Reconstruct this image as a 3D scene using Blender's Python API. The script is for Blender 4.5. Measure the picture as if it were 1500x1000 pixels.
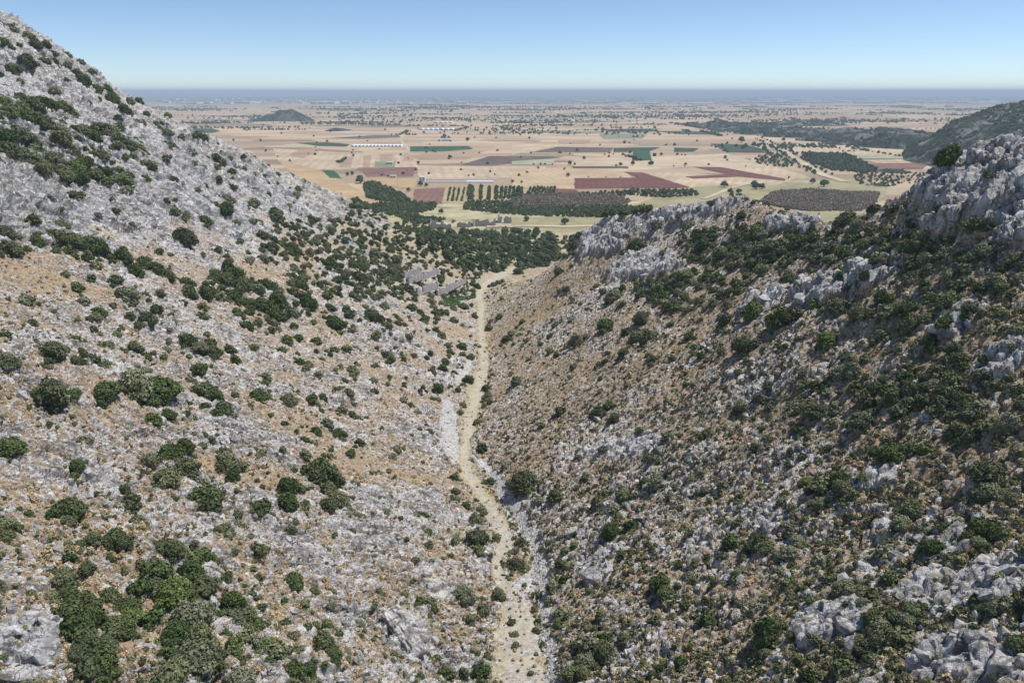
import bpy, math, time
import numpy as np
T0 = time.time()
C = bpy.context.scene.collection
SC = bpy.context.scene
for o in list(bpy.data.objects): bpy.data.objects.remove(o)

# ------------------------------------------------------------------ camera, world, sun
H_CAM = 120.0
FPX = 1071.0                      # focal length in pixels of the 1500 px wide photograph
PITCH = math.atan(365.0 / FPX)
cs, sn = math.cos(PITCH), math.sin(PITCH)
cd = bpy.data.cameras.new('camera'); cam = bpy.data.objects.new('camera', cd); C.objects.link(cam)
cam.location = (0, 0, H_CAM); cam.rotation_euler = (math.pi / 2 - PITCH, 0, 0)
cd.sensor_width = 36.0; cd.lens = 36.0 * FPX / 1500.0
cd.clip_start = 0.5; cd.clip_end = 200000.0
SC.camera = cam

SUN_EL, SUN_AZ = math.radians(64.0), math.radians(72.0)     # azimuth clockwise from +Y (ahead) to +X (right)
w = bpy.data.worlds.new('World'); SC.world = w; w.use_nodes = True
nt = w.node_tree; nt.nodes.clear()
sky = nt.nodes.new('ShaderNodeTexSky'); sky.sky_type = 'NISHITA'; sky.sun_disc = False
sky.sun_elevation = SUN_EL; sky.sun_rotation = SUN_AZ
sky.altitude = 4000; sky.air_density = 1.0; sky.dust_density = 0.0; sky.ozone_density = 3.0
bg = nt.nodes.new('ShaderNodeBackground'); bg.inputs[1].default_value = 0.115
wo = nt.nodes.new('ShaderNodeOutputWorld')
nt.links.new(sky.outputs[0], bg.inputs[0]); nt.links.new(bg.outputs[0], wo.inputs[0])
sd = bpy.data.lights.new('sun', 'SUN'); sd.energy = 4.3; sd.angle = math.radians(0.5); sd.color = (1.0, 0.955, 0.9)
sun = bpy.data.objects.new('sun', sd); C.objects.link(sun)
sdir = np.array([math.sin(SUN_AZ) * math.cos(SUN_EL), math.cos(SUN_AZ) * math.cos(SUN_EL), math.sin(SUN_EL)])
from mathutils import Vector, Matrix, Euler
sun.rotation_euler = Vector(sdir).to_track_quat('Z', 'Y').to_euler()
sun.location = (60, 20, 230)
SC.view_settings.view_transform = 'Standard'; SC.view_settings.look = 'None'
SC.view_settings.exposure = 0.18; SC.view_settings.gamma = 1.0; SC.view_settings.use_curve_mapping = False
SC.render.engine = 'CYCLES'
SC.cycles.max_bounces = 5; SC.cycles.diffuse_bounces = 2; SC.cycles.transparent_max_bounces = 6
SC.cycles.volume_bounces = 0; SC.cycles.use_denoising = True; SC.cycles.denoising_input_passes = 'RGB_ALBEDO_NORMAL'; SC.cycles.denoising_prefilter = 'ACCURATE'

# ------------------------------------------------------------------ noise in numpy
def _hash(ix, iy, iz, seed):
    h = (ix.astype(np.uint32) * np.uint32(374761393)) ^ (iy.astype(np.uint32) * np.uint32(668265263)) \
        ^ (iz.astype(np.uint32) * np.uint32(2147483647)) ^ np.uint32((seed * 1274126177) & 0xffffffff)
    h = (h ^ (h >> np.uint32(13))) * np.uint32(1274126177)
    h = (h ^ (h >> np.uint32(16))) * np.uint32(2246822519)
    h = h ^ (h >> np.uint32(15))
    return h
def _h01(*a): return (_hash(*a) & np.uint32(0xffffff)).astype(np.float32) / np.float32(0xffffff)
def vnoise(p, seed=0):
    p = np.asarray(p, np.float32); i = np.floor(p).astype(np.int32); f = p - i
    f = f * f * f * (f * (f * 6 - 15) + 10); out = 0
    for dx in (0, 1):
        wx = f[..., 0] if dx else 1 - f[..., 0]
        for dy in (0, 1):
            wy = f[..., 1] if dy else 1 - f[..., 1]
            for dz in (0, 1):
                wz = f[..., 2] if dz else 1 - f[..., 2]
                out = out + wx * wy * wz * _h01(i[..., 0] + dx, i[..., 1] + dy, i[..., 2] + dz, seed)
    return out * 2 - 1
def fbm(p, oct=4, seed=0, gain=0.5):
    a, s, out = 1.0, 1.0, 0
    for k in range(oct):
        out = out + a * vnoise(np.asarray(p) * s + 17.3 * k, seed + k); a *= gain; s *= 2.03
    return out
def worley(p, seed=0):
    p = np.asarray(p, np.float32); i = np.floor(p).astype(np.int32)
    f1 = np.full(p.shape[:-1], 9.0, np.float32); f2 = f1.copy(); cid = np.zeros(p.shape[:-1], np.float32)
    for dx in (-1, 0, 1):
        for dy in (-1, 0, 1):
            for dz in (-1, 0, 1):
                cx, cy, cz = i[..., 0] + dx, i[..., 1] + dy, i[..., 2] + dz
                h = _hash(cx, cy, cz, seed)
                rx = (h & np.uint32(1023)).astype(np.float32) / 1023; ry = ((h >> np.uint32(10)) & np.uint32(1023)).astype(np.float32) / 1023
                rz = ((h >> np.uint32(20)) & np.uint32(1023)).astype(np.float32) / 1023
                d = (cx + rx - p[..., 0]) ** 2 + (cy + ry - p[..., 1]) ** 2 + (cz + rz - p[..., 2]) ** 2
                n = d < f1
                f2 = np.where(n, f1, np.minimum(f2, d)); cid = np.where(n, rx * 0.61 + ry * 0.39, cid); f1 = np.where(n, d, f1)
    return np.sqrt(f1), np.sqrt(f2), cid
def sstep(a, b, x):
    t = np.clip((x - a) / (b - a), 0, 1); return t * t * (3 - 2 * t)

# ------------------------------------------------------------------ the shape of the valley
def tab(Y, ks, vs): return np.interp(Y, ks, vs)
def floor_z(Y): return tab(Y, [30, 60, 80, 100, 150, 200, 300, 400, 500, 600, 660, 720, 900], [53, 48, 42, 38, 31, 26, 17, 10, 5, 1.5, .3, -1.2, -1.6])
def xc(Y): return tab(Y, [30, 80, 100, 118, 132, 150, 200, 300, 400, 440, 500, 600, 700], [4, 1.6, 1.0, 1.0, -1.0, -7.0, -12.5, -11.8, -17, -14, -2.4, 17, 25])
def gL(s): return tab(s, [0, 7, 30, 60, 150, 230, 600], [0, 1.2, 11, 26, 86, 152, 420])
YC_X = [-700, -400, -244, -208, -144, -111, -80, -50, -20, 0, 40]
YC_V = [300, 330, 362, 388, 440, 470, 488, 505, 525, 560, 640]
RY = [30, 60, 100, 130, 150, 190, 250, 300, 320, 345, 362, 375, 400, 430, 470]
RX = [112, 108, 104, 93, 85, 80, 82, 83, 62, 42, 36, 31, 20, 2, 0]
RZ = [142, 132, 123, 111, 100, 88, 83, 79.5, 72, 59, 50, 38, 25, 10, 6]
def hsmin(a, b, k):
    h = np.clip(.5 + .5 * (b - a) / k, 0, 1); return b * (1 - h) + a * h - k * h * (1 - h)
def base_h(x, y):
    fl, c = floor_z(y), xc(y)
    # left hill
    sL = np.maximum(c - x - 3, 0)
    zA = fl + gL(sL)
    Yc = tab(x, YC_X, YC_V)
    zc = floor_z(Yc) + gL(np.maximum(xc(Yc) - x - 3, 0))
    zB = zc - .52 * (y - Yc)
    zL = hsmin(zA, zB, 5.0)
    # right hill
    xr, zr = tab(y, RY, RX), tab(y, RY, RZ)
    sR = np.maximum(x - c - 3, 0); k = sR / np.maximum(xr - c - 3, 5)
    kk = np.minimum(k, 1)
    up = fl + (zr - fl) * (kk * (.74 + .26 * kk))
    dn = zr - .55 * np.maximum(x - xr, 0)
    zR = np.where(k <= 1, up, dn)
    zR = np.where(y > 465, fl, zR)
    fan = np.maximum(fl - .025 * np.maximum(np.abs(x - c) - 60, 0), -1.2)
    z = np.where(x < c, zL, zR)
    z = np.maximum(z, fan)
    # slow waves and gullies, growing away from the valley floor
    d = np.abs(x - c); amp = sstep(6, 45, d) * sstep(640, 520, y)
    P = np.stack([x, y, 0 * x], -1)
    z = np.where(z > 150, 150 + 11 * np.tanh((z - 150) / 11.), z)
    z = z + amp * (2.6 * fbm(P / 38.0, 3, 5) + 1.0 * fbm(P / 11.0, 2, 9))
    return z

# regular grid in (x/y, ln y)
NA, NB = 900, 850
A0, A1, B0, B1 = -1.0, 1.0, math.log(46.0), math.log(780.0)
ga = np.linspace(A0, A1, NA); gb = np.linspace(B0, B1, NB)
GA, GB = np.meshgrid(ga, gb)            # rows = distance
GY = np.exp(GB); GX = GA * GY
GZ = base_h(GX, GY)

def project(x, y, z):
    dz = z - H_CAM
    dep = y * cs - dz * sn; up = y * sn + dz * cs
    return 750 + FPX * x / dep, 500 - FPX * up / dep
def ray(u, v):
    p = (np.asarray(u, float) - 750) / FPX; q = (500 - np.asarray(v, float)) / FPX
    return np.stack([p, cs + q * sn, -sn + q * cs], -1)
def lookup(grid, x, y):
    a = np.clip((x / np.maximum(y, 1) - A0) / (A1 - A0) * (NA - 1), 0, NA - 1.001); b = np.clip((np.log(np.maximum(y, 1)) - B0) / (B1 - B0) * (NB - 1), 0, NB - 1.001)
    i, j = a.astype(int), b.astype(int); fa, fb = a - i, b - j
    return (grid[j, i] * (1 - fa) + grid[j, i + 1] * fa) * (1 - fb) + (grid[j + 1, i] * (1 - fa) + grid[j + 1, i + 1] * fa) * fb
def ground(x, y):
    x = np.asarray(x, float); y = np.asarray(y, float)
    inside = (y < 775) & (y > 46) & (np.abs(x / np.maximum(y, 1)) < .999)
    return np.where(inside, np.maximum(lookup(GZ, x, y), 0), 0)
def hit(u, v):
    """photo pixels to points of the ground"""
    u = np.atleast_1d(np.asarray(u, float)); v = np.atleast_1d(np.asarray(v, float))
    D = ray(u, v); out = np.zeros((len(u), 3))
    ts = np.exp(np.linspace(math.log(45), math.log(800), 1400))
    for s in range(0, len(u), 200):
        d = D[s:s + 200]
        P = d[:, None, :] * ts[None, :, None]
        below = (P[..., 2] + H_CAM) < np.maximum(lookup(GZ, P[..., 0], P[..., 1]), 0)
        below &= P[..., 1] < 775
        k = np.argmax(below, 1); anyb = below.any(1)
        t = ts[k]
        tp = -H_CAM / np.minimum(d[:, 2], -1e-4)
        t = np.where(anyb, t, tp)
        out[s:s + 200] = d * t[:, None]; out[s:s + 200, 2] += H_CAM
        out[s:s + 200, 2] = np.where(anyb, out[s:s + 200, 2], 0)
    return out
U0, V0 = project(GX, GY, GZ)

# --- rock outcrops: u, v, half width, half height, degrees, height in metres
OUT = [(1440, 282, 108, 66, -22, 7.5), (1495, 330, 60, 60, 0, 3), (880, 352, 46, 30, -35, 6.0), (945, 392, 72, 20, -3, 4.0), (1000, 313, 80, 15, -10, 2.2),
       (1235, 418, 95, 22, -24, 3.6), (1165, 332, 46, 12, 3, 2.6), (1120, 440, 40, 14, -30, 1.6), (1400, 470, 55, 20, -25, 1.6),
       (1210, 915, 75, 32, -20, 1.4), (1420, 860, 110, 32, -12, 1.3), (1400, 965, 120, 38, -10, 1.6), (1395, 800, 60, 22, -30, 1.0), (1290, 700, 60, 18, -25, .7),
       (45, 945, 60, 60, 30, .9), (595, 932, 42, 34, 35, 1.3), (650, 868, 30, 16, 10, .8), (870, 830, 40, 20, -30, .9), (925, 655, 60, 16, -12, .8),
       (1480, 520, 60, 30, -20, 1.2), (250, 260, 150, 60, 35, 1.5), (60, 300, 90, 60, 30, 1.3), (400, 290, 90, 26, 33, 1.2), (90, 60, 100, 22, 35, 1.0)]
rock_o = np.zeros_like(GZ); lift = np.zeros_like(GZ)
PW = np.stack([GX, GY, GZ], -1)
wob = fbm(PW / 7.0, 3, 31); wob2 = fbm(PW / 2.2, 2, 33)
for (u, v, ru, rv, dg, h) in OUT:
    a = math.radians(dg); du, dv = U0 - u, V0 - v
    e = np.sqrt(((du * math.cos(a) + dv * math.sin(a)) / ru) ** 2 + ((-du * math.sin(a) + dv * math.cos(a)) / rv) ** 2)
    e = e + .3 * wob + .14 * wob2
    m = sstep(1.1, .62, e)
    rock_o = np.maximum(rock_o, m); lift = np.maximum(lift, (.62 if h > 2 else .3) * h * m)
lift *= sstep(2, 8, np.abs(GX - xc(GY)))

# --- rockiness of the slopes
left = GX < xc(GY)
d_ax = np.abs(GX - xc(GY))
n_big = fbm(PW / 22.0, 4, 41); n_mid = fbm(PW / 6.0, 3, 45)
upl = sstep(0, 60, (395 - 0.06 * U0) - V0 + 30 * n_big)          # the bare face of the left hill
n_str = fbm(np.stack([PW[..., 0] * .5 + PW[..., 1] * .3, PW[..., 1] * 1.0 - PW[..., 0] * .6, PW[..., 2]], -1) / 11., 3, 49)
R = np.where(left, .56 + .22 * n_big + .30 * n_str, .37 + .22 * n_big + .18 * n_str)
R = np.where(left, R * (1 - upl) + .92 * upl, R)
R = R + .12 * n_mid + .16 * fbm(PW / 2.6, 2, 47)
far_toe = sstep(380, 470, GY) * np.where(left, 1, 1)
R = R * (1 - .35 * far_toe * (1 - .6 * upl))
R = np.where((~left) & (V0 > 740), R + .16, R)
R = np.maximum(R, rock_o * .95)
flat_zone = sstep(520, 600, GY) * sstep(14, 5, GZ)
R = np.clip(R * (1 - flat_zone), 0, 1)

# --- track and stream bed, drawn along pixel polylines of the photograph
def polyd(pts, U, V):
    best = np.full(U.shape, 99.0)
    for (x0, y0, w0), (x1, y1, w1) in zip(pts[:-1], pts[1:]):
        lo, hi = min(y0, y1) - 60, max(y0, y1) + 60
        m = (V > lo) & (V < hi) & (U > min(x0, x1) - 80) & (U < max(x0, x1) + 80)
        if not m.any(): continue
        u, v = U[m], V[m]; L = (x1 - x0) ** 2 + (y1 - y0) ** 2
        t = np.clip(((u - x0) * (x1 - x0) + (v - y0) * (y1 - y0)) / L, 0, 1)
        d = np.hypot(u - x0 - t * (x1 - x0), v - y0 - t * (y1 - y0)) / (w0 + t * (w1 - w0))
        best[m] = np.minimum(best[m], d)
    return best
def D_(l): return [(550 + x / 2.2222, 550 + y / 2.2222, w_ / 2.2222) for x, y, w_ in l]
def E_(l): return [(500 + x / 3.75, 300 + y / 3.75, w_ / 3.75) for x, y, w_ in l]
track_pts = D_([(455, 1100, 70), (440, 950, 62), (440, 860, 50), (432, 780, 36), (435, 725, 24), (402, 650, 17), (398, 600, 16), (425, 540, 30), (400, 480, 30), (370, 420, 26), (330, 360, 26), (300, 320, 24),
                (290, 250, 20), (300, 160, 26), (320, 90, 30), (342, 10, 34)]) + \
            E_([(790, 900, 32), (775, 790, 26), (765, 660, 24), (770, 560, 26), (755, 500, 32), (772, 460, 26), (820, 415, 22), (870, 388, 34), (930, 360, 26), (1000, 322, 24), (1012, 280, 22), (1040, 230, 15), (1075, 192, 14), (1115, 168, 12)])
grav_pts = D_([(580, 1100, 24), (570, 900, 22), (552, 800, 24), (545, 720, 24), (540, 620, 26), (528, 560, 22), (500, 500, 28), (460, 430, 28), (400, 350, 24), (360, 290, 18), (335, 275, 8)])
grav2 = D_([(540, 610, 26), (505, 670, 34), (440, 715, 26)])
grav3 = D_([(235, 90, 18), (240, 150, 32), (250, 240, 36), (285, 290, 14)])
grav4 = E_([(650, 960, 40), (700, 880, 24), (715, 820, 14)])
bedfill = D_([(500, 1100, 95), (490, 960, 90), (480, 850, 72), (470, 770, 50)])
wv = .36 * fbm(PW / 3.0, 3, 61) + .26 * fbm(PW / .9, 2, 63) + .08
tr = polyd(track_pts, U0, V0) + wv
gv = np.minimum.reduce([polyd(grav_pts, U0, V0), polyd(grav2, U0, V0), polyd(grav3, U0, V0), polyd(grav4, U0, V0)]) + wv
bf = polyd(bedfill, U0, V0) + wv
m_track = sstep(1.12, .9, tr); m_grav = sstep(1.1, .9, gv) * (1 - .8 * m_track * (V0 < 760))
m_bed = sstep(1.1, .85, bf)
bed_any = np.clip(m_track + m_grav + m_bed, 0, 1)
wide_any = np.clip(sstep(1.9, .9, tr) + sstep(1.8, .9, gv), 0, 1)
R = R * (1 - bed_any); lift = lift * (1 - bed_any)

# --- relief: beds of limestone, blocks, ledges
ang = math.radians(-38)
def strat(P, left):
    d = np.where(left[..., None], np.array([.75, .5, -.43]), np.array([.82, .22, .53])); d = d / np.linalg.norm(d, axis=-1, keepdims=True)
    return P - (P * d).sum(-1, keepdims=True) * d * .62
def strat_old(P, left):
    # coordinates stretched along the beds, which dip towards the plain
    y = P[..., 1] + np.where(left, -.55, .25) * P[..., 0]; x = P[..., 0]; z = P[..., 2] + .28 * P[..., 1]
    return np.stack([x, y * .55, z], -1)
S = strat(PW, left)
f1, f2, c1 = worley(S / 4.2 + .15 * np.stack([n_mid, n_mid, n_mid], -1), 71)
g1, g2, c2 = worley(S / 1.5, 73)
blocks = (c1 - .5) * 1.1 + .5 * sstep(0, .25, f2 - f1)
small = (c2 - .5) * .75 + .42 * sstep(0, .22, g2 - g1)
rough = fbm(PW / .9, 3, 77)
ledge = np.abs(((S[..., 2] + 1.4 * n_mid) / 2.6) % 1.0 - .5) * 2
crack = 1 - sstep(0, .10, f2 - f1); crack2 = 1 - sstep(0, .12, g2 - g1)
rel = R * (blocks * 1.0 - .9 * crack + .35 * rough) + (R * .8 + .16) * (small - .35 * crack2) * sstep(0.05, .6, R + .25) + .7 * rock_o * (ledge - .5 + .7 * np.abs(n_mid))
dv = np.array([.75, .5, -.43]); dv = dv / np.linalg.norm(dv); S2 = PW - (PW * dv).sum(-1, keepdims=True) * dv * .80
r1, r2_, c3 = worley(S2 / 3.4 + .12 * np.stack([n_mid, rough, n_mid], -1), 83); q1, q2, c4 = worley(S2 / 9.5, 85)
face = upl * left * sstep(.4, .8, R)
rel += face * ((c3 - .5) * 2.0 - 1.1 * (1 - sstep(0, .13, r2_ - r1)) + (c4 - .5) * 2.6 - 1.3 * (1 - sstep(0, .08, q2 - q1)) + 1.5 * np.abs(fbm(S2 / 6.0, 3, 79)))
low_rock = left * (1 - upl) * sstep(.55, .9, R)
rel += low_rock * ((c3 - .5) * .9 - .5 * (1 - sstep(0, .13, r2_ - r1)))
rel += .16 * rough * (1 - bed_any) + .07 * rough * bed_any
rel *= np.where((rock_o > .3) & (V0 > 600), .62, 1.0)
rel += -.15 * sstep(1.5, .9, gv) * (1 - m_track) + .35 * (c2 - .5) * m_grav
fade = (1 - .9 * flat_zone) * sstep(700, 560, GY); rel *= fade; lift *= fade
# the crags rise straight up; the fine relief stands out along the normal of the slope
PW[..., 2] += lift
dPa = np.gradient(PW, axis=1); dPb = np.gradient(PW, axis=0)
N = np.cross(dPa, dPb); N /= np.linalg.norm(N, axis=-1, keepdims=True) + 1e-9
N[N[..., 2] < 0] *= -1
PW2 = PW + N * rel[..., None]
GZ = PW[..., 2] + rel * np.maximum(N[..., 2], .3)
U1, V1 = project(PW2[..., 0], PW2[..., 1], PW2[..., 2])

# ------------------------------------------------------------------ mesh helpers
def mesh_np(name, V, F, smooth=False):
    V = np.asarray(V, np.float32); F = np.asarray(F, np.int32); k = F.shape[1]
    me = bpy.data.meshes.new(name)
    me.vertices.add(len(V)); me.vertices.foreach_set('co', V.ravel())
    me.loops.add(F.size); me.loops.foreach_set('vertex_index', F.ravel())
    me.polygons.add(len(F)); me.polygons.foreach_set('loop_start', np.arange(0, F.size, k, dtype=np.int32))
    me.polygons.foreach_set('loop_total', np.full(len(F), k, np.int32))
    me.polygons.foreach_set('use_smooth', np.full(len(F), smooth))
    me.update(calc_edges=True); return me
def fattr(me, name, arr, dom='POINT', typ='FLOAT'):
    a = me.attributes.new(name, typ, dom)
    a.data.foreach_set('vector' if typ == 'FLOAT_VECTOR' else 'value', np.asarray(arr, np.int32 if typ == 'INT' else np.float32).ravel())
def obj(name, me, mat=None, parent=None, **props):
    o = bpy.data.objects.new(name, me); C.objects.link(o)
    if mat and me is not None and len(me.materials) == 0: me.materials.append(mat)
    if parent: o.parent = parent
    for k, v in props.items(): o[k] = v
    return o

# ------------------------------------------------------------------ materials
def new_mat(name, rough=.95):
    m = bpy.data.materials.new(name); m.use_nodes = True; t = m.node_tree
    b = t.nodes['Principled BSDF']; b.inputs['Roughness'].default_value = rough
    b.inputs['Specular IOR Level'].default_value = .15
    return m, t, b
def nnoise(t, vec, scale, detail=4, rough=.55):
    n = t.nodes.new('ShaderNodeTexNoise'); n.inputs['Scale'].default_value = scale; n.inputs['Detail'].default_value = detail
    n.inputs['Roughness'].default_value = rough
    if vec is not None: t.links.new(vec, n.inputs['Vector'])
    return n.outputs['Fac']
def ramp(t, fac, stops, interp='LINEAR'):
    r = t.nodes.new('ShaderNodeValToRGB'); cr = r.color_ramp; cr.interpolation = interp
    while len(cr.elements) < len(stops): cr.elements.new(.5)
    for e, (p, c) in zip(cr.elements, stops): e.position = p; e.color = (*c, 1) if len(c) == 3 else c
    t.links.new(fac, r.inputs[0]); return r.outputs[0]
def mixc(t, fac, a, b, mode='MIX'):
    m = t.nodes.new('ShaderNodeMix'); m.data_type = 'RGBA'; m.blend_type = mode
    for s, val in ((m.inputs[0], fac), (m.inputs[6], a), (m.inputs[7], b)):
        if isinstance(val, (int, float)): s.default_value = val
        elif isinstance(val, tuple): s.default_value = (*val, 1)
        else: t.links.new(val, s)
    return m.outputs[2]
def mth(t, op, a, b=0.0, c=None, clamp=False):
    m = t.nodes.new('ShaderNodeMath'); m.operation = op; m.use_clamp = clamp
    for s, val in zip(m.inputs, (a, b, c)):
        if val is None: continue
        if isinstance(val, (int, float)): s.default_value = val
        else: t.links.new(val, s)
    return m.outputs[0]
def maprange(t, v, a, b, c=0., d=1.):
    m = t.nodes.new('ShaderNodeMapRange'); t.links.new(v, m.inputs[0])
    for i, x in enumerate((a, b, c, d)): m.inputs[i + 1].default_value = x
    return m.outputs[0]
def attr(t, name):
    a = t.nodes.new('ShaderNodeAttribute'); a.attribute_name = name; return a.outputs['Fac']
def geo_pos(t): return t.nodes.new('ShaderNodeNewGeometry').outputs['Position']
def bump(t, b, h, dist, strength=.6):
    n = t.nodes.new('ShaderNodeBump'); n.inputs['Strength'].default_value = strength; n.inputs['Distance'].default_value = dist
    t.links.new(h, n.inputs['Height']); t.links.new(n.outputs[0], b.inputs['Normal'])

def rock_color(t, pos):
    c = ramp(t, nnoise(t, pos, .55, 5, .65), [(.25, (.32, .31, .305)), (.38, (.50, .49, .475)), (.50, (.66, .645, .63)), (.66, (.78, .765, .74))])
    dark = maprange(t, nnoise(t, pos, 2.3, 3, .7), .38, .28)
    c = mixc(t, mth(t, 'MULTIPLY', dark, .6), c, (.15, .15, .15))
    mp = t.nodes.new('ShaderNodeMapping'); mp.inputs['Scale'].default_value = (.8, .55, 1.15); mp.inputs['Rotation'].default_value = (.5, .3, .6); t.links.new(pos, mp.inputs['Vector'])
    wp = t.nodes.new('ShaderNodeTexNoise'); wp.inputs['Scale'].default_value = 1.1; wp.inputs['Detail'].default_value = 3; t.links.new(pos, wp.inputs['Vector'])
    ad = t.nodes.new('ShaderNodeVectorMath'); ad.operation = 'ADD'; t.links.new(mp.outputs[0], ad.inputs[0]); t.links.new(wp.outputs['Color'], ad.inputs[1])
    vc = t.nodes.new('ShaderNodeTexVoronoi'); vc.feature = 'DISTANCE_TO_EDGE'; vc.inputs['Scale'].default_value = 1.25; t.links.new(ad.outputs[0], vc.inputs['Vector'])
    gap = maprange(t, vc.outputs['Distance'], .075, .02)
    some = maprange(t, nnoise(t, pos, .45, 2), .40, .52)
    c = mixc(t, mth(t, 'MULTIPLY', mth(t, 'MULTIPLY', gap, some), .75), c, (.10, .095, .09))
    # long fissures along the beds
    dv = (.77, .51, -.38); dt = t.nodes.new('ShaderNodeVectorMath'); dt.operation = 'DOT_PRODUCT'; t.links.new(pos, dt.inputs[0]); dt.inputs[1].default_value = dv
    sc_ = t.nodes.new('ShaderNodeVectorMath'); sc_.operation = 'SCALE'; sc_.inputs[0].default_value = dv; t.links.new(mth(t, 'MULTIPLY', dt.outputs['Value'], .8), sc_.inputs['Scale'])
    sb = t.nodes.new('ShaderNodeVectorMath'); sb.operation = 'SUBTRACT'; t.links.new(pos, sb.inputs[0]); t.links.new(sc_.outputs[0], sb.inputs[1])
    ad2 = t.nodes.new('ShaderNodeVectorMath'); ad2.operation = 'ADD'; t.links.new(sb.outputs[0], ad2.inputs[0]); t.links.new(wp.outputs['Color'], ad2.inputs[1])
    v2 = t.nodes.new('ShaderNodeTexVoronoi'); v2.feature = 'DISTANCE_TO_EDGE'; v2.inputs['Scale'].default_value = .55; t.links.new(ad2.outputs[0], v2.inputs['Vector'])
    g2 = maprange(t, v2.outputs['Distance'], .11, .03); some2 = maprange(t, nnoise(t, pos, .12, 3), .42, .52)
    c = mixc(t, mth(t, 'MULTIPLY', mth(t, 'MULTIPLY', g2, some2), .8), c, (.11, .105, .10))
    warm = maprange(t, nnoise(t, pos, .16, 3), .55, .7)
    return mixc(t, mth(t, 'MULTIPLY', warm, .25), c, (.46, .36, .28))

def ground_material():
    m, t, b = new_mat('limestone_slope'); pos = geo_pos(t)
    rockc = rock_color(t, pos)
    soil = ramp(t, nnoise(t, pos, .5, 5, .7), [(.28, (.28, .20, .14)), (.40, (.44, .33, .23)), (.50, (.52, .39, .27)), (.58, (.55, .33, .19)), (.70, (.47, .24, .13))])
    dry = ramp(t, nnoise(t, pos, 1.7, 4, .7), [(.3, (.15, .14, .08)), (.45, (.33, .27, .17)), (.6, (.47, .37, .24)), (.72, (.52, .33, .20))])
    soil = mixc(t, maprange(t, nnoise(t, pos, 1.1, 4, .6), .42, .52), soil, dry)
    olive = maprange(t, nnoise(t, pos, .8, 4, .7), .53, .60)
    gr = attr(t, 'green')
    soil = mixc(t, mth(t, 'MULTIPLY', olive, gr), soil, (.10, .105, .055))
    # stones show through the grass in broken patches
    n = nnoise(t, pos, 1.25, 5, .72)
    rk = attr(t, 'rock')
    f = mth(t, 'ADD', mth(t, 'MULTIPLY', rk, .50), mth(t, 'MULTIPLY', mth(t, 'SUBTRACT', n, .5), 1.9))
    f = maprange(t, mth(t, 'SUBTRACT', f, .255), -.03, .04)
    col = mixc(t, f, soil, rockc)
    pale = attr(t, 'flat')
    meadow = ramp(t, nnoise(t, pos, .09, 5, .65), [(.32, (.23, .215, .12)), (.47, (.38, .33, .20)), (.62, (.52, .45, .31))])
    col = mixc(t, pale, col, meadow)
    t.links.new(col, b.inputs['Base Color'])
    hgt = mth(t, 'ADD', n, mth(t, 'MULTIPLY', nnoise(t, pos, 4.5, 3, .7), .35))
    bump(t, b, hgt, .8, .9)
    return m
def track_material():
    m, t, b = new_mat('trodden_earth'); pos = geo_pos(t)
    c = ramp(t, nnoise(t, pos, .35, 5, .65), [(.28, (.30, .275, .22)), (.45, (.42, .385, .305)), (.58, (.49, .44, .34)), (.68, (.42, .35, .19))])
    spec = maprange(t, nnoise(t, pos, 2.6, 4, .7), .55, .63)
    c = mixc(t, mth(t, 'MULTIPLY', spec, .6), c, (.58, .57, .53))
    tuft = maprange(t, nnoise(t, pos, 1.3, 3, .7), .62, .68)
    c = mixc(t, mth(t, 'MULTIPLY', tuft, .7), c, (.22, .20, .09))
    mg = mth(t, 'ADD', attr(t, 'edge'), mth(t, 'MULTIPLY', mth(t, 'SUBTRACT', nnoise(t, pos, .55, 4, .7), .5), 1.6))
    grass = ramp(t, nnoise(t, pos, 1.4, 4, .7), [(.3, (.20, .18, .10)), (.5, (.39, .33, .19)), (.7, (.50, .42, .27))])
    c = mixc(t, mth(t, 'MULTIPLY', maprange(t, mg, .50, .72), .85), c, grass)
    gr = mth(t, 'ADD', mth(t, 'MULTIPLY', attr(t, 'gravelly'), .5), mth(t, 'MULTIPLY', mth(t, 'SUBTRACT', nnoise(t, pos, .4, 5, .7), .5), 1.7))
    v = t.nodes.new('ShaderNodeTexVoronoi'); v.inputs['Scale'].default_value = 2.2; t.links.new(pos, v.inputs['Vector'])
    sp = t.nodes.new('ShaderNodeSeparateColor'); t.links.new(v.outputs['Color'], sp.inputs[0])
    peb = ramp(t, sp.outputs[0], [(0, (.27, .25, .22)), (.5, (.40, .37, .32)), (1, (.54, .51, .46))])
    c = mixc(t, maprange(t, gr, .22, .32), c, peb)
    t.links.new(c, b.inputs['Base Color']); bump(t, b, nnoise(t, pos, 2.2, 5, .7), .35, .8); return m
def gravel_material():
    m, t, b = new_mat('stream_gravel'); pos = geo_pos(t)
    v = t.nodes.new('ShaderNodeTexVoronoi'); v.inputs['Scale'].default_value = 2.4; t.links.new(pos, v.inputs['Vector'])
    sp = t.nodes.new('ShaderNodeSeparateColor'); t.links.new(v.outputs['Color'], sp.inputs[0])
    c = ramp(t, sp.outputs[0], [(0, (.29, .285, .275)), (.5, (.43, .42, .40)), (1, (.58, .57, .545))])
    dirt = maprange(t, nnoise(t, pos, .5, 4), .55, .68)
    c = mixc(t, mth(t, 'MULTIPLY', dirt, .6), c, (.40, .34, .23))
    t.links.new(c, b.inputs['Base Color']); bump(t, b, v.outputs['Distance'], -.3, .7); return m

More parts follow.
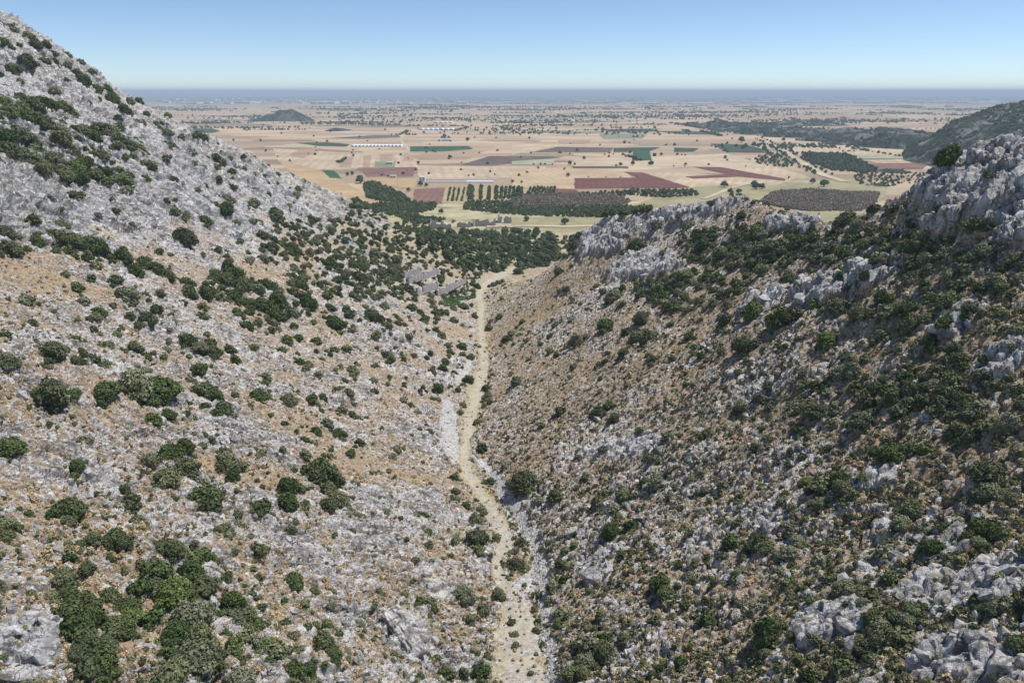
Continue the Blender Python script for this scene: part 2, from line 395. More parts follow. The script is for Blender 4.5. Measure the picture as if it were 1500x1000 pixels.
M_ground, M_track, M_gravel = ground_material(), track_material(), gravel_material()
def rock_only():
    m, t, b = new_mat('bare_limestone'); pos = geo_pos(t)
    c = rock_color(t, pos)
    c = mixc(t, maprange(t, nnoise(t, pos, .22, 5, .75), .38, .62, .5, 0.), c, (.27, .265, .26))
    rust = maprange(t, nnoise(t, pos, .33, 4, .7), .60, .68)
    c = mixc(t, mth(t, 'MULTIPLY', rust, .5), c, (.40, .25, .16))
    moss = maprange(t, nnoise(t, pos, .5, 5, .7), .56, .62)
    c = mixc(t, mth(t, 'MULTIPLY', moss, .65), c, (.26, .23, .13))
    t.links.new(c, b.inputs['Base Color'])
    bump(t, b, mth(t, 'ADD', nnoise(t, pos, 1.1, 6, .75), mth(t, 'MULTIPLY', nnoise(t, pos, 3.5, 4, .7), .5)), .6, .8); return m
M_rock = rock_only()

# ------------------------------------------------------------------ terrain, cut into its kinds of ground
P_all = PW2.reshape(-1, 3)
idx = np.arange(NA * NB).reshape(NB, NA)
quads = np.stack([idx[:-1, :-1], idx[:-1, 1:], idx[1:, 1:], idx[1:, :-1]], -1).reshape(-1, 4)
def qm(a): return (.25 * (a[:-1, :-1] + a[:-1, 1:] + a[1:, 1:] + a[1:, :-1])).ravel()
qt, qg, qb, qo = qm(m_track) > .5, qm(m_grav) > .5, qm(m_bed) > .5, qm(rock_o) > .6
ql = qm(left.astype(float)) > .5
green = np.where(left, .35 + .25 * n_big, .85 + .3 * n_big) * (1 - .5 * upl); green = np.clip(green + .3 * wide_any, 0, 1)
ATT = {'rock': R, 'green': green, 'edge': np.clip(np.minimum(tr, bf), 0, 1.5), 'gravelly': np.clip(sstep(640, 820, V0) * .52 + .0 * R, 0, 1), 'flat': np.clip(flat_zone + .65 * sstep(300, 430, GY) * (1 - .8 * R), 0, 1)}
def cut(name, mask, mat, **pr):
    F = quads[mask]; used, inv = np.unique(F, return_inverse=True)
    me = mesh_np(name, P_all[used], inv.reshape(-1, 4))
    for k, a in ATT.items(): fattr(me, k, a.ravel()[used])
    return obj(name, me, mat, kind='structure', **pr)
rest = np.ones(len(quads), bool)
mt = qt; cut('dirt_track', mt, M_track, label='pale dusty track winding down the valley floor'); rest &= ~mt
mg = qg & rest; cut('stream_gravel', mg, M_gravel, label='grey gravel of the dry stream bed beside the track'); rest &= ~mg
mb = qb & rest; cut('stream_bed', mb, M_track, label='dry grassy stream bed low in the valley'); rest &= ~mb
mo = qo & rest & ql; cut('rock_face', mo, M_rock, label='bare grey limestone of the left hill'); rest &= ~mo
mo = qo & rest & ~ql; cut('rock_outcrop', mo, M_rock, label='grey limestone crags of the right hill'); rest &= ~mo
cut('hillside', rest & ql, M_ground, label='stony left hillside with dry tan grass')
cut('hillside', rest & ~ql, M_ground, label='stony right hillside with dense low scrub')
print('terrain', time.time() - T0)
#@@REST
# ------------------------------------------------------------------ the plain
def plain_material():
    m, t, b = new_mat('farmland'); pos = geo_pos(t)
    def cells(sx, sy, rot, off):
        mp = t.nodes.new('ShaderNodeMapping'); mp.inputs['Scale'].default_value = (1 / sx, 1 / sy, 0); mp.inputs['Rotation'].default_value = (0, 0, math.radians(rot))
        mp.inputs['Location'].default_value = (off, off * .7, 0)
        t.links.new(pos, mp.inputs['Vector'])
        v = t.nodes.new('ShaderNodeTexVoronoi'); v.voronoi_dimensions = '2D'; v.distance = 'CHEBYCHEV'; v.inputs['Scale'].default_value = 1.0
        v.inputs['Randomness'].default_value = .75
        t.links.new(mp.outputs[0], v.inputs['Vector'])
        s = t.nodes.new('ShaderNodeSeparateColor'); t.links.new(v.outputs['Color'], s.inputs[0]); return s, mp
    a, mpa = cells(150, 75, 6, 3.3); c2, _ = cells(520, 330, -4, 9.1)
    tan = [(0, (.31, .225, .15)), (.13, (.43, .32, .215)), (.3, (.50, .385, .26)), (.48, (.39, .285, .19)), (.62, (.55, .43, .29)), (.76, (.33, .235, .16)), (.85, (.22, .14, .10)), (.925, (.50, .45, .30)), (.955, (.13, .15, .085)), (.985, (.23, .13, .10))]
    near = ramp(t, a.outputs[0], tan, 'CONSTANT')
    big = ramp(t, c2.outputs[1], [(0, (.48, .37, .25)), (.4, (.42, .32, .21)), (.7, (.28, .22, .14)), (.88, (.12, .13, .075))], 'CONSTANT')
    col = mixc(t, .28, near, big)
    n = nnoise(t, pos, .012, 6, .65)
    col = mixc(t, maprange(t, n, .35, .7, 0, .2), col, (.50, .38, .26))
    # sowing lines
    wv = t.nodes.new('ShaderNodeTexWave'); wv.inputs['Scale'].default_value = .05; wv.inputs['Distortion'].default_value = 1.2; t.links.new(pos, wv.inputs['Vector'])
    col = mixc(t, mth(t, 'MULTIPLY', wv.outputs['Fac'], .12), col, (.42, .31, .22))
    # beyond about seven kilometres the land turns to groves, towns and marsh
    sp = t.nodes.new('ShaderNodeSeparateXYZ'); t.links.new(pos, sp.inputs[0])
    mp = t.nodes.new('ShaderNodeMapping'); mp.inputs['Scale'].default_value = (1 / 900, 1 / 420, 0); t.links.new(pos, mp.inputs['Vector'])
    nf = nnoise(t, mp.outputs[0], 1.0, 5, .6)
    far = maprange(t, mth(t, 'ADD', mth(t, 'DIVIDE', sp.outputs[1], 13500.), mth(t, 'MULTIPLY', mth(t, 'SUBTRACT', nf, .5), 1.6)), .62, .78)
    col = mixc(t, mth(t, 'MULTIPLY', far, .8), col, (.09, .11, .07))
    mid = mth(t, 'MULTIPLY', maprange(t, nf, .60, .64), maprange(t, sp.outputs[1], 1700, 2600))
    col = mixc(t, mth(t, 'MULTIPLY', mid, .75), col, (.09, .105, .06))
    # rough meadow around the mouth of the valley
    md = maprange(t, mth(t, 'ADD', sp.outputs[1], mth(t, 'MULTIPLY', nnoise(t, pos, .01, 4), 120.)), 880, 900, 1., 0.)
    meadow = ramp(t, nnoise(t, pos, .035, 6, .65), [(.32, (.20, .21, .11)), (.47, (.36, .33, .19)), (.6, (.46, .40, .26)), (.75, (.60, .52, .38))])
    col = mixc(t, md, col, meadow)
    t.links.new(col, b.inputs['Base Color']); return m
xs = np.concatenate([-np.geomspace(60000, 500, 14), np.linspace(-400, 400, 9), np.geomspace(500, 60000, 14)]); ys = np.concatenate([[-300, 0], np.linspace(300, 2000, 18), np.geomspace(2300, 62000, 20)])
XX, YY = np.meshgrid(xs, ys); ii = np.arange(XX.size).reshape(XX.shape)
obj('ground', mesh_np('ground', np.stack([XX.ravel(), YY.ravel(), 0 * XX.ravel()], -1), np.stack([ii[:-1, :-1], ii[:-1, 1:], ii[1:, 1:], ii[1:, :-1]], -1).reshape(-1, 4)), plain_material(), kind='structure', label='wide farmed plain of pale stubble fields')

def flat_pt(u, v): 
    d = ray(u, v); tt = -H_CAM / d[..., 2]; p = d * tt[..., None]; return p[..., :2]
def cr(k, pts):
    ox, oy, s = {2: (400, 100, 3.75), 3: (750, 100, 3.75), 4: (1100, 100, 3.75), 0: (0, 0, 1)}[k]
    return np.array([(ox + x / s, oy + y / s) for x, y in pts])
_fm = {}
def field_mat(c1, c2, stripe=0., rot=0., wob=2.2):
    if sum(c1) > .9: c1, c2 = (tuple(x * k for x, k in zip(c, (.88, .83, .76))) for c in (c1, c2))
    key = (c1, c2, stripe, rot)
    if key in _fm: return _fm[key]
    m, t, b = new_mat('field_soil'); pos = geo_pos(t)
    n = nnoise(t, pos, .03, 6, .7)
    col = mixc(t, maprange(t, n, .35, .65), c1, c2)
    fine = mth(t, 'MULTIPLY', maprange(t, nnoise(t, pos, .35, 3, .7), .3, .7, .8, 1.15), maprange(t, nnoise(t, pos, .012, 5, .75), .35, .65, .78, 1.12))
    col = mixc(t, 1.0, col, fine, 'MULTIPLY')
    if stripe:
        mp = t.nodes.new('ShaderNodeMapping'); mp.inputs['Rotation'].default_value = (0, 0, math.radians(rot)); t.links.new(pos, mp.inputs['Vector'])
        wv = t.nodes.new('ShaderNodeTexWave'); wv.inputs['Scale'].default_value = 1 / stripe / 3.2; wv.inputs['Distortion'].default_value = wob; wv.inputs['Detail'].default_value = 2
        wv.inputs['Detail Scale'].default_value = .3
        t.links.new(mp.outputs[0], wv.inputs['Vector'])
        col = mixc(t, mth(t, 'MULTIPLY', mth(t, 'MULTIPLY', wv.outputs['Fac'], maprange(t, nnoise(t, pos, .02, 3), .35, .6)), .5), col, tuple(min(1, x * (.62 if sum(c1) > .7 else 1.7)) for x in c1))
    t.links.new(col, b.inputs['Base Color']); _fm[key] = m; return m
rng = np.random.default_rng(7)
_lvl = [0]
def field(k, pts, mat, label, cult='field'):
    uv = cr(k, pts); P = flat_pt(uv[:, 0], uv[:, 1])
    # ragged edges: subdivide the outline and shift the points a little
    out = []
    for i in range(len(P)):
        a, b = P[i], P[(i + 1) % len(P)]
        L = np.hypot(*(b - a)); n = int(np.clip(L / 14, 1, 30))
        for j in range(n):
            q = a + (b - a) * j / n; out.append(q + rng.normal(0, .7 if j else .3, 2) * min(1, L / 60))
    _lvl[0] += 1; z = .03 + .012 * _lvl[0]
    V = np.array([(p[0], p[1], z) for p in out])
    me = bpy.data.meshes.new(cult); me.from_pydata(V.tolist(), [], [list(range(len(V)))]); me.update()
    o = obj(cult, me, mat, kind='structure', label=label)
    return P
maroon = field_mat((.125, .052, .042), (.17, .085, .068), 9, 5); redb = field_mat((.17, .095, .078), (.24, .14, .11), 8, 0)
brown = field_mat((.115, .085, .075), (.16, .12, .10)); tan1 = field_mat((.56, .46, .34), (.62, .52, .40), 16, -8); tan2 = field_mat((.60, .49, .34), (.54, .43, .29), 12, -12)
gold = field_mat((.57, .44, .27), (.50, .37, .24), 11, 24); gold2 = field_mat((.58, .48, .35), (.64, .54, .40), 14, 20); pale = field_mat((.62, .53, .40), (.56, .47, .35))
greenf = field_mat((.035, .085, .04), (.05, .11, .05)); dgreen = field_mat((.045, .07, .045), (.06, .085, .05)); dry_g = field_mat((.20, .22, .15), (.26, .27, .18))
tanb = field_mat((.42, .31, .22), (.46, .35, .25)); pgreen = field_mat((.37, .41, .30), (.43, .45, .33)); orch = field_mat((.50, .44, .28), (.42, .38, .24)); scrubf = field_mat((.17, .145, .105), (.12, .115, .075))
grassy = field_mat((.27, .25, .14), (.38, .34, .20))
# broad light parcels first, strong colours over them
field(2, [(20, 500), (240, 556), (540, 700), (520, 742), (400, 738), (180, 640)], gold, 'long golden stubble field below the left hill')
field(2, [(0, 440), (360, 462), (600, 465), (800, 500), (790, 545), (240, 556), (20, 500)], tan1, 'pale stubble parcels north of the red field')
field(2, [(790, 535), (1500, 540), (1500, 600), (800, 605)], tan1, 'striped stubble field behind the long greenhouse')
field(3, [(0, 545), (350, 548), (620, 560), (660, 603), (350, 605), (345, 662), (0, 650)], tan2, 'yellow striped stubble beside the maroon field')
field(3, [(340, 500), (1180, 470), (1500, 560), (1500, 608), (1000, 540), (620, 565), (340, 545)], pale, 'pale stubble behind the maroon field')
field(3, [(985, 656), (745, 576), (950, 570), (1230, 598), (1500, 622), (1240, 640), (1010, 650)], gold2, 'tan stubble right of the dark red field')
field(3, [(0, 415), (640, 415), (700, 425), (230, 432), (60, 462), (0, 478)], gold2, 'bright stubble strip across the middle of the plain')
field(4, [(0, 475), (140, 545), (300, 590), (330, 605), (150, 612), (0, 585)], gold2, 'golden stubble left of the tree lined road')
field(4, [(180, 425), (470, 405), (840, 450), (810, 474), (540, 470), (260, 475)], gold2, 'long pale stubble beyond the cypress grove')
field(4, [(0, 375), (290, 378), (300, 398), (540, 408), (520, 418), (60, 400)], pale, 'pale field beside the low rocky hills')
field(4, [(620, 505), (1020, 500), (1000, 550), (930, 560), (700, 520)], gold2, 'tan field under the far right hill')
field(4, [(0, 690), (230, 612), (560, 610), (760, 640), (740, 700), (500, 880), (300, 870), (0, 830)], grassy, 'dry meadow around the grey thicket', 'meadow')
field(3, [(0, 825), (560, 800), (900, 660), (1270, 640), (1500, 640), (1500, 880), (560, 905), (0, 905)], grassy, 'dry meadow behind the rocky knoll', 'meadow')
field(2, [(455, 555), (470, 547), (785, 543), (770, 595), (510, 597), (490, 570)], redb, 'red ploughed field with a little white shed below it')
field(2, [(270, 560), (330, 563), (380, 605), (310, 603)], greenf, 'small green plot beside the golden field')
field(2, [(750, 430), (1070, 428), (1100, 445), (940, 458), (750, 458)], greenf, 'green crop strip right of the white greenhouses')
field(2, [(1030, 532), (1190, 483), (1500, 485), (1600, 488), (1400, 512), (1200, 537)], brown, 'dark brown ploughed wedge in the middle of the plain')
field(2, [(775, 665), (945, 655), (935, 745), (760, 750)], redb, 'striped red brown plot beside the orchard rows')
field(2, [(950, 652), (1500, 655), (1500, 735), (930, 742)], orch, 'pale ground under the orchard rows', 'orchard_ground')
for i, (a_, b_, c_, d_) in enumerate([((360, 545), (385, 487), (440, 484), (425, 548)), ((490, 545), (500, 480), (540, 480), (530, 545)), ((585, 510), (590, 472), (660, 472), (655, 508)), ((715, 508), (725, 475), (775, 478), (770, 505))]):
    field(2, [a_, b_, c_, d_], tanb, ['first', 'second', 'third', 'fourth'][i] + ' brown stripe from the left among the pale parcels')
field(2, [(90, 480), (150, 445), (270, 440), (170, 495)], tanb, 'tan brown parcel left of the striped parcels')
field(2, [(555, 543), (560, 512), (675, 512), (670, 543)], dry_g, 'grey green plot above the red field')
field(2, [(500, 610), (680, 603), (680, 650), (500, 640)], gold, 'yellow plot below the red field')
field(2, [(682, 605), (790, 610), (770, 660), (682, 655)], gold, 'striped yellow plot left of the long greenhouse')
field(2, [(330, 383), (560, 368), (690, 368), (700, 380), (480, 388)], scrubf, 'dark weedy strip behind the greenhouses')
field(2, [(120, 410), (300, 408), (425, 418), (400, 432), (250, 428)], dgreen, 'green strip left of the white greenhouses')
field(2, [(-60, 270), (0, 262), (90, 268), (60, 300), (-40, 300)], pale, 'pale plot left of the wooded hill')
field(2, [(-500, 340), (-440, 330), (-330, 332), (-290, 345), (-330, 356), (-470, 356)], dgreen, 'dark green field seen over the left hill')
field(2, [(740, 318), (900, 300), (985, 312), (960, 330), (800, 335)], tanb, 'brown plot behind the far greenhouse')
field(3, [(345, 605), (660, 603), (700, 606), (795, 658), (345, 662)], maroon, 'broad maroon ploughed field in the middle of the plain')
field(3, [(610, 570), (720, 575), (975, 655), (800, 660), (700, 606)], maroon, 'dark red wedge joined to the maroon field')
field(3, [(1000, 543), (1150, 545), (1500, 608), (1500, 620), (1230, 592), (1060, 558)], maroon, 'thin dark red strip running to the right')
field(3, [(950, 596), (1190, 583), (1235, 598), (1000, 608)], maroon, 'small dark red plot in pale stubble')
field(3, [(205, 663), (350, 668), (380, 690), (220, 700)], maroon, 'small maroon plot beside the olive rows')
field(3, [(110, 462), (250, 433), (560, 437), (540, 462)], brown, 'dark brown plot left of the green plot')
field(3, [(560, 438), (815, 435), (760, 456), (560, 462)], dgreen, 'green strip beside the dark brown plot')
field(3, [(665, 455), (755, 455), (768, 506), (660, 509)], greenf, 'bright green square plot with two trees below it')
field(3, [(890, 437), (1030, 440), (990, 460), (890, 461)], dgreen, 'dark plot right of the green square')
field(3, [(1095, 415), (1270, 420), (1360, 440), (1390, 465), (1180, 463)], dgreen, 'green groves left of the tree lined road')
field(3, [(510, 337), (770, 334), (800, 348), (520, 350)], greenf, 'narrow green strip far out on the plain')
field(3, [(780, 346), (1140, 350), (1100, 366), (910, 360)], dgreen, 'dark green hedge field far out on the plain')
field(3, [(480, 362), (740, 360), (720, 386), (500, 388)], dry_g, 'grey fallow plot far out on the plain')
field(3, [(250, 396), (440, 396), (400, 416), (270, 414)], tanb, 'brown fallow plot far out on the plain')
field(3, [(0, 512), (240, 497), (230, 530), (0, 531)], pgreen, 'pale green plot right of the brown wedge')
field(3, [(330, 540), (640, 540), (640, 552), (340, 550)], brown, 'thin brown strip above the maroon field')
field(3, [(100, 348), (240, 345), (490, 349), (470, 356), (120, 355)], dry_g, 'thin grey green strip far out')
field(4, [(540, 480), (700, 476), (885, 490), (860, 498), (560, 498)], pgreen, 'pale green strip beyond the cypress grove')
field(4, [(640, 525), (990, 520), (940, 556), (700, 560)], redb, 'red field under the far right hill')
field(0, [(1040, 163), (1240, 168), (1380, 176), (1240, 178), (1050, 172)], tanb, 'brown strip before the far town')
# cart tracks of the plain
road = field_mat((.62, .55, .42), (.56, .49, .37))
def lane(k, pts, wd, label):
    uv = cr(k, pts); P = flat_pt(uv[:, 0], uv[:, 1]); _lvl[0] += 1; V, F = [], []
    for i, p in enumerate(P):
        d = P[min(i + 1, len(P) - 1)] - P[max(i - 1, 0)]; d /= np.hypot(*d); n = np.array([-d[1], d[0]]) * wd / 2
        V += [(*(p - n), .05 + .012 * _lvl[0]), (*(p + n), .05 + .012 * _lvl[0])]
        if i: F.append((2 * i - 2, 2 * i - 1, 2 * i + 1, 2 * i))
    obj('farm_track', mesh_np('farm_track', V, F), road, kind='structure', label=label)
lane(3, [(130, 965), (150, 930), (170, 905), (60, 880), (-120, 868)], 3.5, 'pale track joining the valley to the plain')
lane(3, [(-140, 872), (100, 868), (330, 872), (560, 862), (700, 840)], 9, 'pale sandy track along the foot of the hills')
lane(3, [(1050, 720), (1120, 695), (1200, 660), (1280, 640), (1400, 634)], 7, 'pale track behind the rocky knoll')
lane(4, [(60, 395), (160, 445), (280, 520), (400, 590), (520, 625)], 14, 'pale road between two rows of trees')
lane(2, [(725, 350), (700, 400), (745, 445), (735, 470)], 8, 'pale farm lane beside the greenhouses')
lane(2, [(-100, 470), (350, 470), (600, 463), (850, 470), (1100, 472), (1600, 463)], 3, 'thin lane across the pale parcels')
print('plain', time.time() - T0)

# ------------------------------------------------------------------ distant hills
def forest_rock():
    m, t, b = new_mat('wooded_hill'); pos = geo_pos(t)
    r = maprange(t, nnoise(t, pos, .02, 6, .72), .50, .60)
    g = ramp(t, nnoise(t, pos, .08, 4, .7), [(.3, (.018, .027, .018)), (.6, (.036, .046, .028)), (.75, (.06, .064, .042))])
    c = mixc(t, mth(t, 'MULTIPLY', r, attr(t, 'rock')), g, (.36, .34, .32))
    t.links.new(c, b.inputs['Base Color']); bump(t, b, nnoise(t, pos, .12, 4, .7), 5, .8); return m
M_far = forest_rock()
def far_hill(x0, x1, y0, y1, hf, label, rock, n=170, name='hill'):
    X, Y = np.meshgrid(np.linspace(x0, x1, n), np.linspace(y0, y1, n)); P = np.stack([X, Y, 0 * X], -1)
    base = hf(X, Y)
    on = sstep(0, 12, base)
    Z = base + on * (8 * fbm(P / 90., 4, 3) + 3.5 * np.abs(fbm(P / 25., 3, 6)) + 2.2 * np.abs(vnoise(P / 7., 8)))
    edge = np.minimum.reduce([X - x0, x1 - X, Y - y0, y1 - Y]); Z = np.where(edge < 1, -1.5, Z); Z = np.where(base <= 0, np.minimum(Z, -.8), Z)
    i = np.arange(n * n).reshape(n, n)
    me = mesh_np(name, np.stack([X, Y, Z], -1).reshape(-1, 3), np.stack([i[:-1, :-1], i[:-1, 1:], i[1:, 1:], i[1:, :-1]], -1).reshape(-1, 4))
    fattr(me, 'rock', np.full(n * n, rock)); obj(name, me, M_far, kind='structure', label=label)
    return lambda x, y: np.maximum(hf(x, y), 0)
def gsum(L):
    def f(X, Y):
        out = -3 + 0 * X
        for (cx, cy, rx, ry, h) in L: out = np.maximum(out, h * 1.25 * (np.exp(-((X - cx) / rx) ** 2 - ((Y - cy) / ry) ** 2)) - .25 * h)
        return out
    return f
def upt(u, v, y=None):
    d = ray(u, v); s = (y / d[1]) if y else -H_CAM / d[2]; return d[0] * s, d[1] * s
# big hill on the right: its crest follows the skyline of the photograph
hx, hy = upt(1345, 232)
def bighill(X, Y):
    crest = np.interp(X / Y, [.515, .5226, .556, .576, .599, .621, .665, .72, .8, 1.1], [-6, 12, 34, 57, 70, 84, 101, 118, 130, 135])
    f = 1 - np.clip(np.abs(Y - 1500) / (110. + 3.6 * np.clip(crest, 0, 130)), 0, 1) ** 1.4
    return crest * f - 4
far_hill(700, 1900, 980, 2050, bighill, 'large wooded rocky hill at the right edge of the plain', .55, 300)
low = []
for (u, v, h, rx, ry) in [(1010, 182, 14, 90, 60), (1060, 184, 22, 110, 90), (1100, 188, 26, 120, 90), (1140, 193, 26, 110, 80), (1185, 197, 26, 110, 70), (1230, 203, 30, 90, 60), (1262, 208, 24, 80, 50), (1300, 212, 40, 60, 50), (1330, 213, 30, 70, 55), (1360, 206, 22, 100, 60), (1170, 180, 18, 150, 100), (1290, 196, 18, 160, 90)]:
    x, y = upt(u, v + 3); low.append((x, y, rx, ry, h * .8))
far_hill(650, 1900, 1480, 3400, gsum(low), 'low dark rocky hills in front of the far town', .5, 300)
x, y = upt(422, 177)
far_hill(x - 260, x + 260, y - 220, y + 220, gsum([(x, y, 95, 90, 50), (x - 50, y, 110, 80, 26)]), 'lone conical wooded hill far out on the left', .2, 120)
x, y = upt(496, 191)
far_hill(x - 130, x + 130, y - 130, y + 130, gsum([(x, y, 35, 55, 9)]), 'low scrub mound right of the lone hill', .3, 70)
for (u, v, r_, h, lab) in [(1306, 252, 26, 8, 'pale rocky mound under the far right hill'), (1285, 272, 14, 3, 'small pale rocky rise beyond the grey thicket')]:
    x, y = upt(u, v); far_hill(x - 2.4 * r_, x + 2.4 * r_, y - 2 * r_, y + 2 * r_, gsum([(x, y, r_, r_ * .7, h)]), lab, 1.2, 70)
print('hills', time.time() - T0)

# ------------------------------------------------------------------ shrubs and trees
def leaf_mat(name, stops, dead=False):
    m, t, b = new_mat(name, .8)
    oi = t.nodes.new('ShaderNodeObjectInfo')
    c = ramp(t, oi.outputs['Random'], stops)
    lr = attr(t, 'leafrand')
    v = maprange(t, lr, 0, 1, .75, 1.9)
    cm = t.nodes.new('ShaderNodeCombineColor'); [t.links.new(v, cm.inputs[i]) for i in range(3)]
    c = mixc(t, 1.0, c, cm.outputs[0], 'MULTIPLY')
    t.links.new(c, b.inputs['Base Color'])
    return m
M_leaf = leaf_mat('shrub_leaves', [(0, (.050, .075, .026)), (.25, (.072, .098, .034)), (.5, (.078, .090, .046)), (.72, (.11, .125, .058)), (.9, (.15, .155, .085)), (1, (.10, .14, .036))])
M_olive = leaf_mat('grey_green_leaves', [(0, (.09, .105, .062)), (.4, (.13, .142, .082)), (.7, (.185, .19, .125)), (1, (.115, .14, .055))])
M_grove = leaf_mat('grove_leaves', [(0, (.060, .088, .038)), (.5, (.085, .115, .048)), (1, (.12, .15, .066))])
M_brown = leaf_mat('thicket_leaves', [(0, (.21, .165, .125)), (.5, (.26, .205, .155)), (1, (.20, .19, .13))])
M_dry = leaf_mat('dry_grass_blades', [(0, (.35, .27, .165)), (.3, (.40, .31, .20)), (.55, (.38, .255, .15)), (.8, (.38, .33, .18)), (1, (.27, .26, .13))])
M_low = leaf_mat('low_scrub_leaves', [(0, (.085, .10, .042)), (.35, (.14, .145, .07)), (.6, (.20, .185, .10)), (.8, (.11, .125, .06)), (1, (.25, .225, .12))])
def bark():
    m, t, b = new_mat('bark'); t.links.new(ramp(t, nnoise(t, None, 6., 4), [(.3, (.07, .055, .04)), (.7, (.16, .13, .10))]), b.inputs['Base Color']); return m
M_bark = bark()

def unit_dirs(r, n):
    v = r.normal(size=(n, 3)); return v / np.linalg.norm(v, axis=1, keepdims=True)
def crown_mesh(name, seed, nl, leaf, lobes, hgt=1.25, core=True, spread=.62, mat=None):
    r = np.random.default_rng(seed)
    # lobes: small round heads packed into an uneven dome of radius 1
    L = []
    for k in range(lobes):
        a = r.uniform(0, 6.283); q = math.sqrt(r.uniform(0, 1)) * spread; zz = r.uniform(.2, 1.0) * (1 - .55 * (q / spread) ** 2)
        rad = r.uniform(.24, .46) * (1.1 - .35 * q)
        L.append((q * math.cos(a), q * math.sin(a), zz * hgt * .62, rad))
    L.append((0, 0, .42 * hgt, .55))
    L = np.array(L)
    # each leaf sits on the outside of its lobe
    w_ = L[:, 3] ** 2; pick = r.choice(len(L), nl, p=w_ / w_.sum())
    D = unit_dirs(r, nl); D[:, 2] = np.where(D[:, 2] < -.35, -D[:, 2], D[:, 2])
    wobble = .86 + .22 * vnoise(D * 2.2 + pick[:, None] * 3.7, seed)
    P = L[pick, :3] + D * (L[pick, 3] * wobble * r.uniform(.76, 1.24, nl))[:, None]
    # drop most of the leaves buried deep inside a neighbouring lobe
    buried = np.zeros(nl, bool)
    for q in L: buried |= np.linalg.norm(P - q[:3], axis=1) < q[3] * .66
    keep = (~buried) & (P[:, 2] > .02); P, D, pick = P[keep], D[keep], pick[keep]; n = len(P)
    nrm = D + r.normal(0, .55, (n, 3)); nrm /= np.linalg.norm(nrm, axis=1, keepdims=True)
    t1 = np.cross(nrm, unit_dirs(r, n)); t1 /= np.linalg.norm(t1, axis=1, keepdims=True) + 1e-9; t2 = np.cross(nrm, t1)
    s = leaf * r.uniform(.6, 1.5, n)[:, None]; asp = r.uniform(.45, .9, n)[:, None]
    V = np.stack([P - t1 * s, P - t2 * s * asp, P + t1 * s, P + t2 * s * asp], 1).reshape(-1, 3)
    F = np.arange(4 * n).reshape(-1, 4); lr = r.uniform(0, 1, n) * .7 + .3 * (r.uniform(0, 1, len(L))[pick])
    if core:     # twiggy inner mass so that light does not pour through
        ph, th = np.meshgrid(np.linspace(.05, math.pi - .05, 5), np.arange(7) / 7 * 2 * math.pi, indexing='ij')
        S_ = np.stack([np.sin(ph) * np.cos(th), np.sin(ph) * np.sin(th), np.cos(ph)], -1).reshape(-1, 3)
        jj = np.arange(35).reshape(5, 7); fq = np.stack([jj[:-1], np.roll(jj, -1, 1)[:-1], np.roll(jj, -1, 1)[1:], jj[1:]], -1).reshape(-1, 4)
        Vs, Fs = [V], [F]; off = len(V)
        for q in L:
            Vs.append(np.maximum(q[:3] + S_ * q[3] * .74, [-9, -9, .03])); Fs.append(fq + off); off += 35
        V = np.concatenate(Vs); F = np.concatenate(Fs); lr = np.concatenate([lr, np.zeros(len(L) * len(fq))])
    me = mesh_np(name, V, F); fattr(me, 'leafrand', lr, 'FACE')
    if mat: me.materials.append(mat)
    return me
def tube(a, b, r0, r1, n=6):
    a, b = np.array(a, float), np.array(b, float); d = b - a; d /= np.linalg.norm(d); u = np.cross(d, [.3, .8, .5]); u /= np.linalg.norm(u); v = np.cross(d, u)
    A = np.arange(n) / n * 6.2832; ring = np.cos(A)[:, None] * u + np.sin(A)[:, None] * v
    V = np.concatenate([a + ring * r0, b + ring * r1]); F = [(i, (i + 1) % n, n + (i + 1) % n, n + i) for i in range(n)]
    return V, F
def stem_mesh(seed, name='stem', h=.55, k=5, r0=.05):
    r = np.random.default_rng(seed); VV, FF, off = [], [], 0
    for i in range(k):
        a = r.uniform(0, 6.28); m1 = (.10 * math.cos(a), .10 * math.sin(a), h * .45); e = (.34 * math.cos(a + .4), .34 * math.sin(a + .4), h)
        for p, q, ra, rb in (((0.03 * math.cos(a), .03 * math.sin(a), -.15), m1, r0, r0 * .7), (m1, e, r0 * .7, r0 * .35)):
            V, F = tube(p, q, ra, rb); VV.append(V); FF.append(np.array(F) + off); off += len(V)
    me = mesh_np(name, np.concatenate(VV), np.concatenate(FF), True); me.materials.append(M_bark); return me
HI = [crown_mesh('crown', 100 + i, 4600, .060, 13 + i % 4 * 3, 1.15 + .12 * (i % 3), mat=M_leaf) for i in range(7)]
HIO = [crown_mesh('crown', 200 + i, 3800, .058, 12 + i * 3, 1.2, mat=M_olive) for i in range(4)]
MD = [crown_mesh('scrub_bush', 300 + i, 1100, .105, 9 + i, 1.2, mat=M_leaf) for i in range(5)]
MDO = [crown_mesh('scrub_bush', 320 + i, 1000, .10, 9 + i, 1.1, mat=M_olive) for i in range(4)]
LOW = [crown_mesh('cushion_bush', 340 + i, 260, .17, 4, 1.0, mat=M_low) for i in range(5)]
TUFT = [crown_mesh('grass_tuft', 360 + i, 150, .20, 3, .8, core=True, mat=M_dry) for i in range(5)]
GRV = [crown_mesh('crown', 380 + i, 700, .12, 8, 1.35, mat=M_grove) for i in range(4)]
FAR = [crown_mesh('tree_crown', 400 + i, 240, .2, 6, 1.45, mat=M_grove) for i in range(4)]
BRN = [crown_mesh('thicket_bush', 420 + i, 240, .18, 5, 1.0, mat=M_brown) for i in range(3)]
STM = [stem_mesh(500 + i) for i in range(3)]
print('crowns', time.time() - T0)

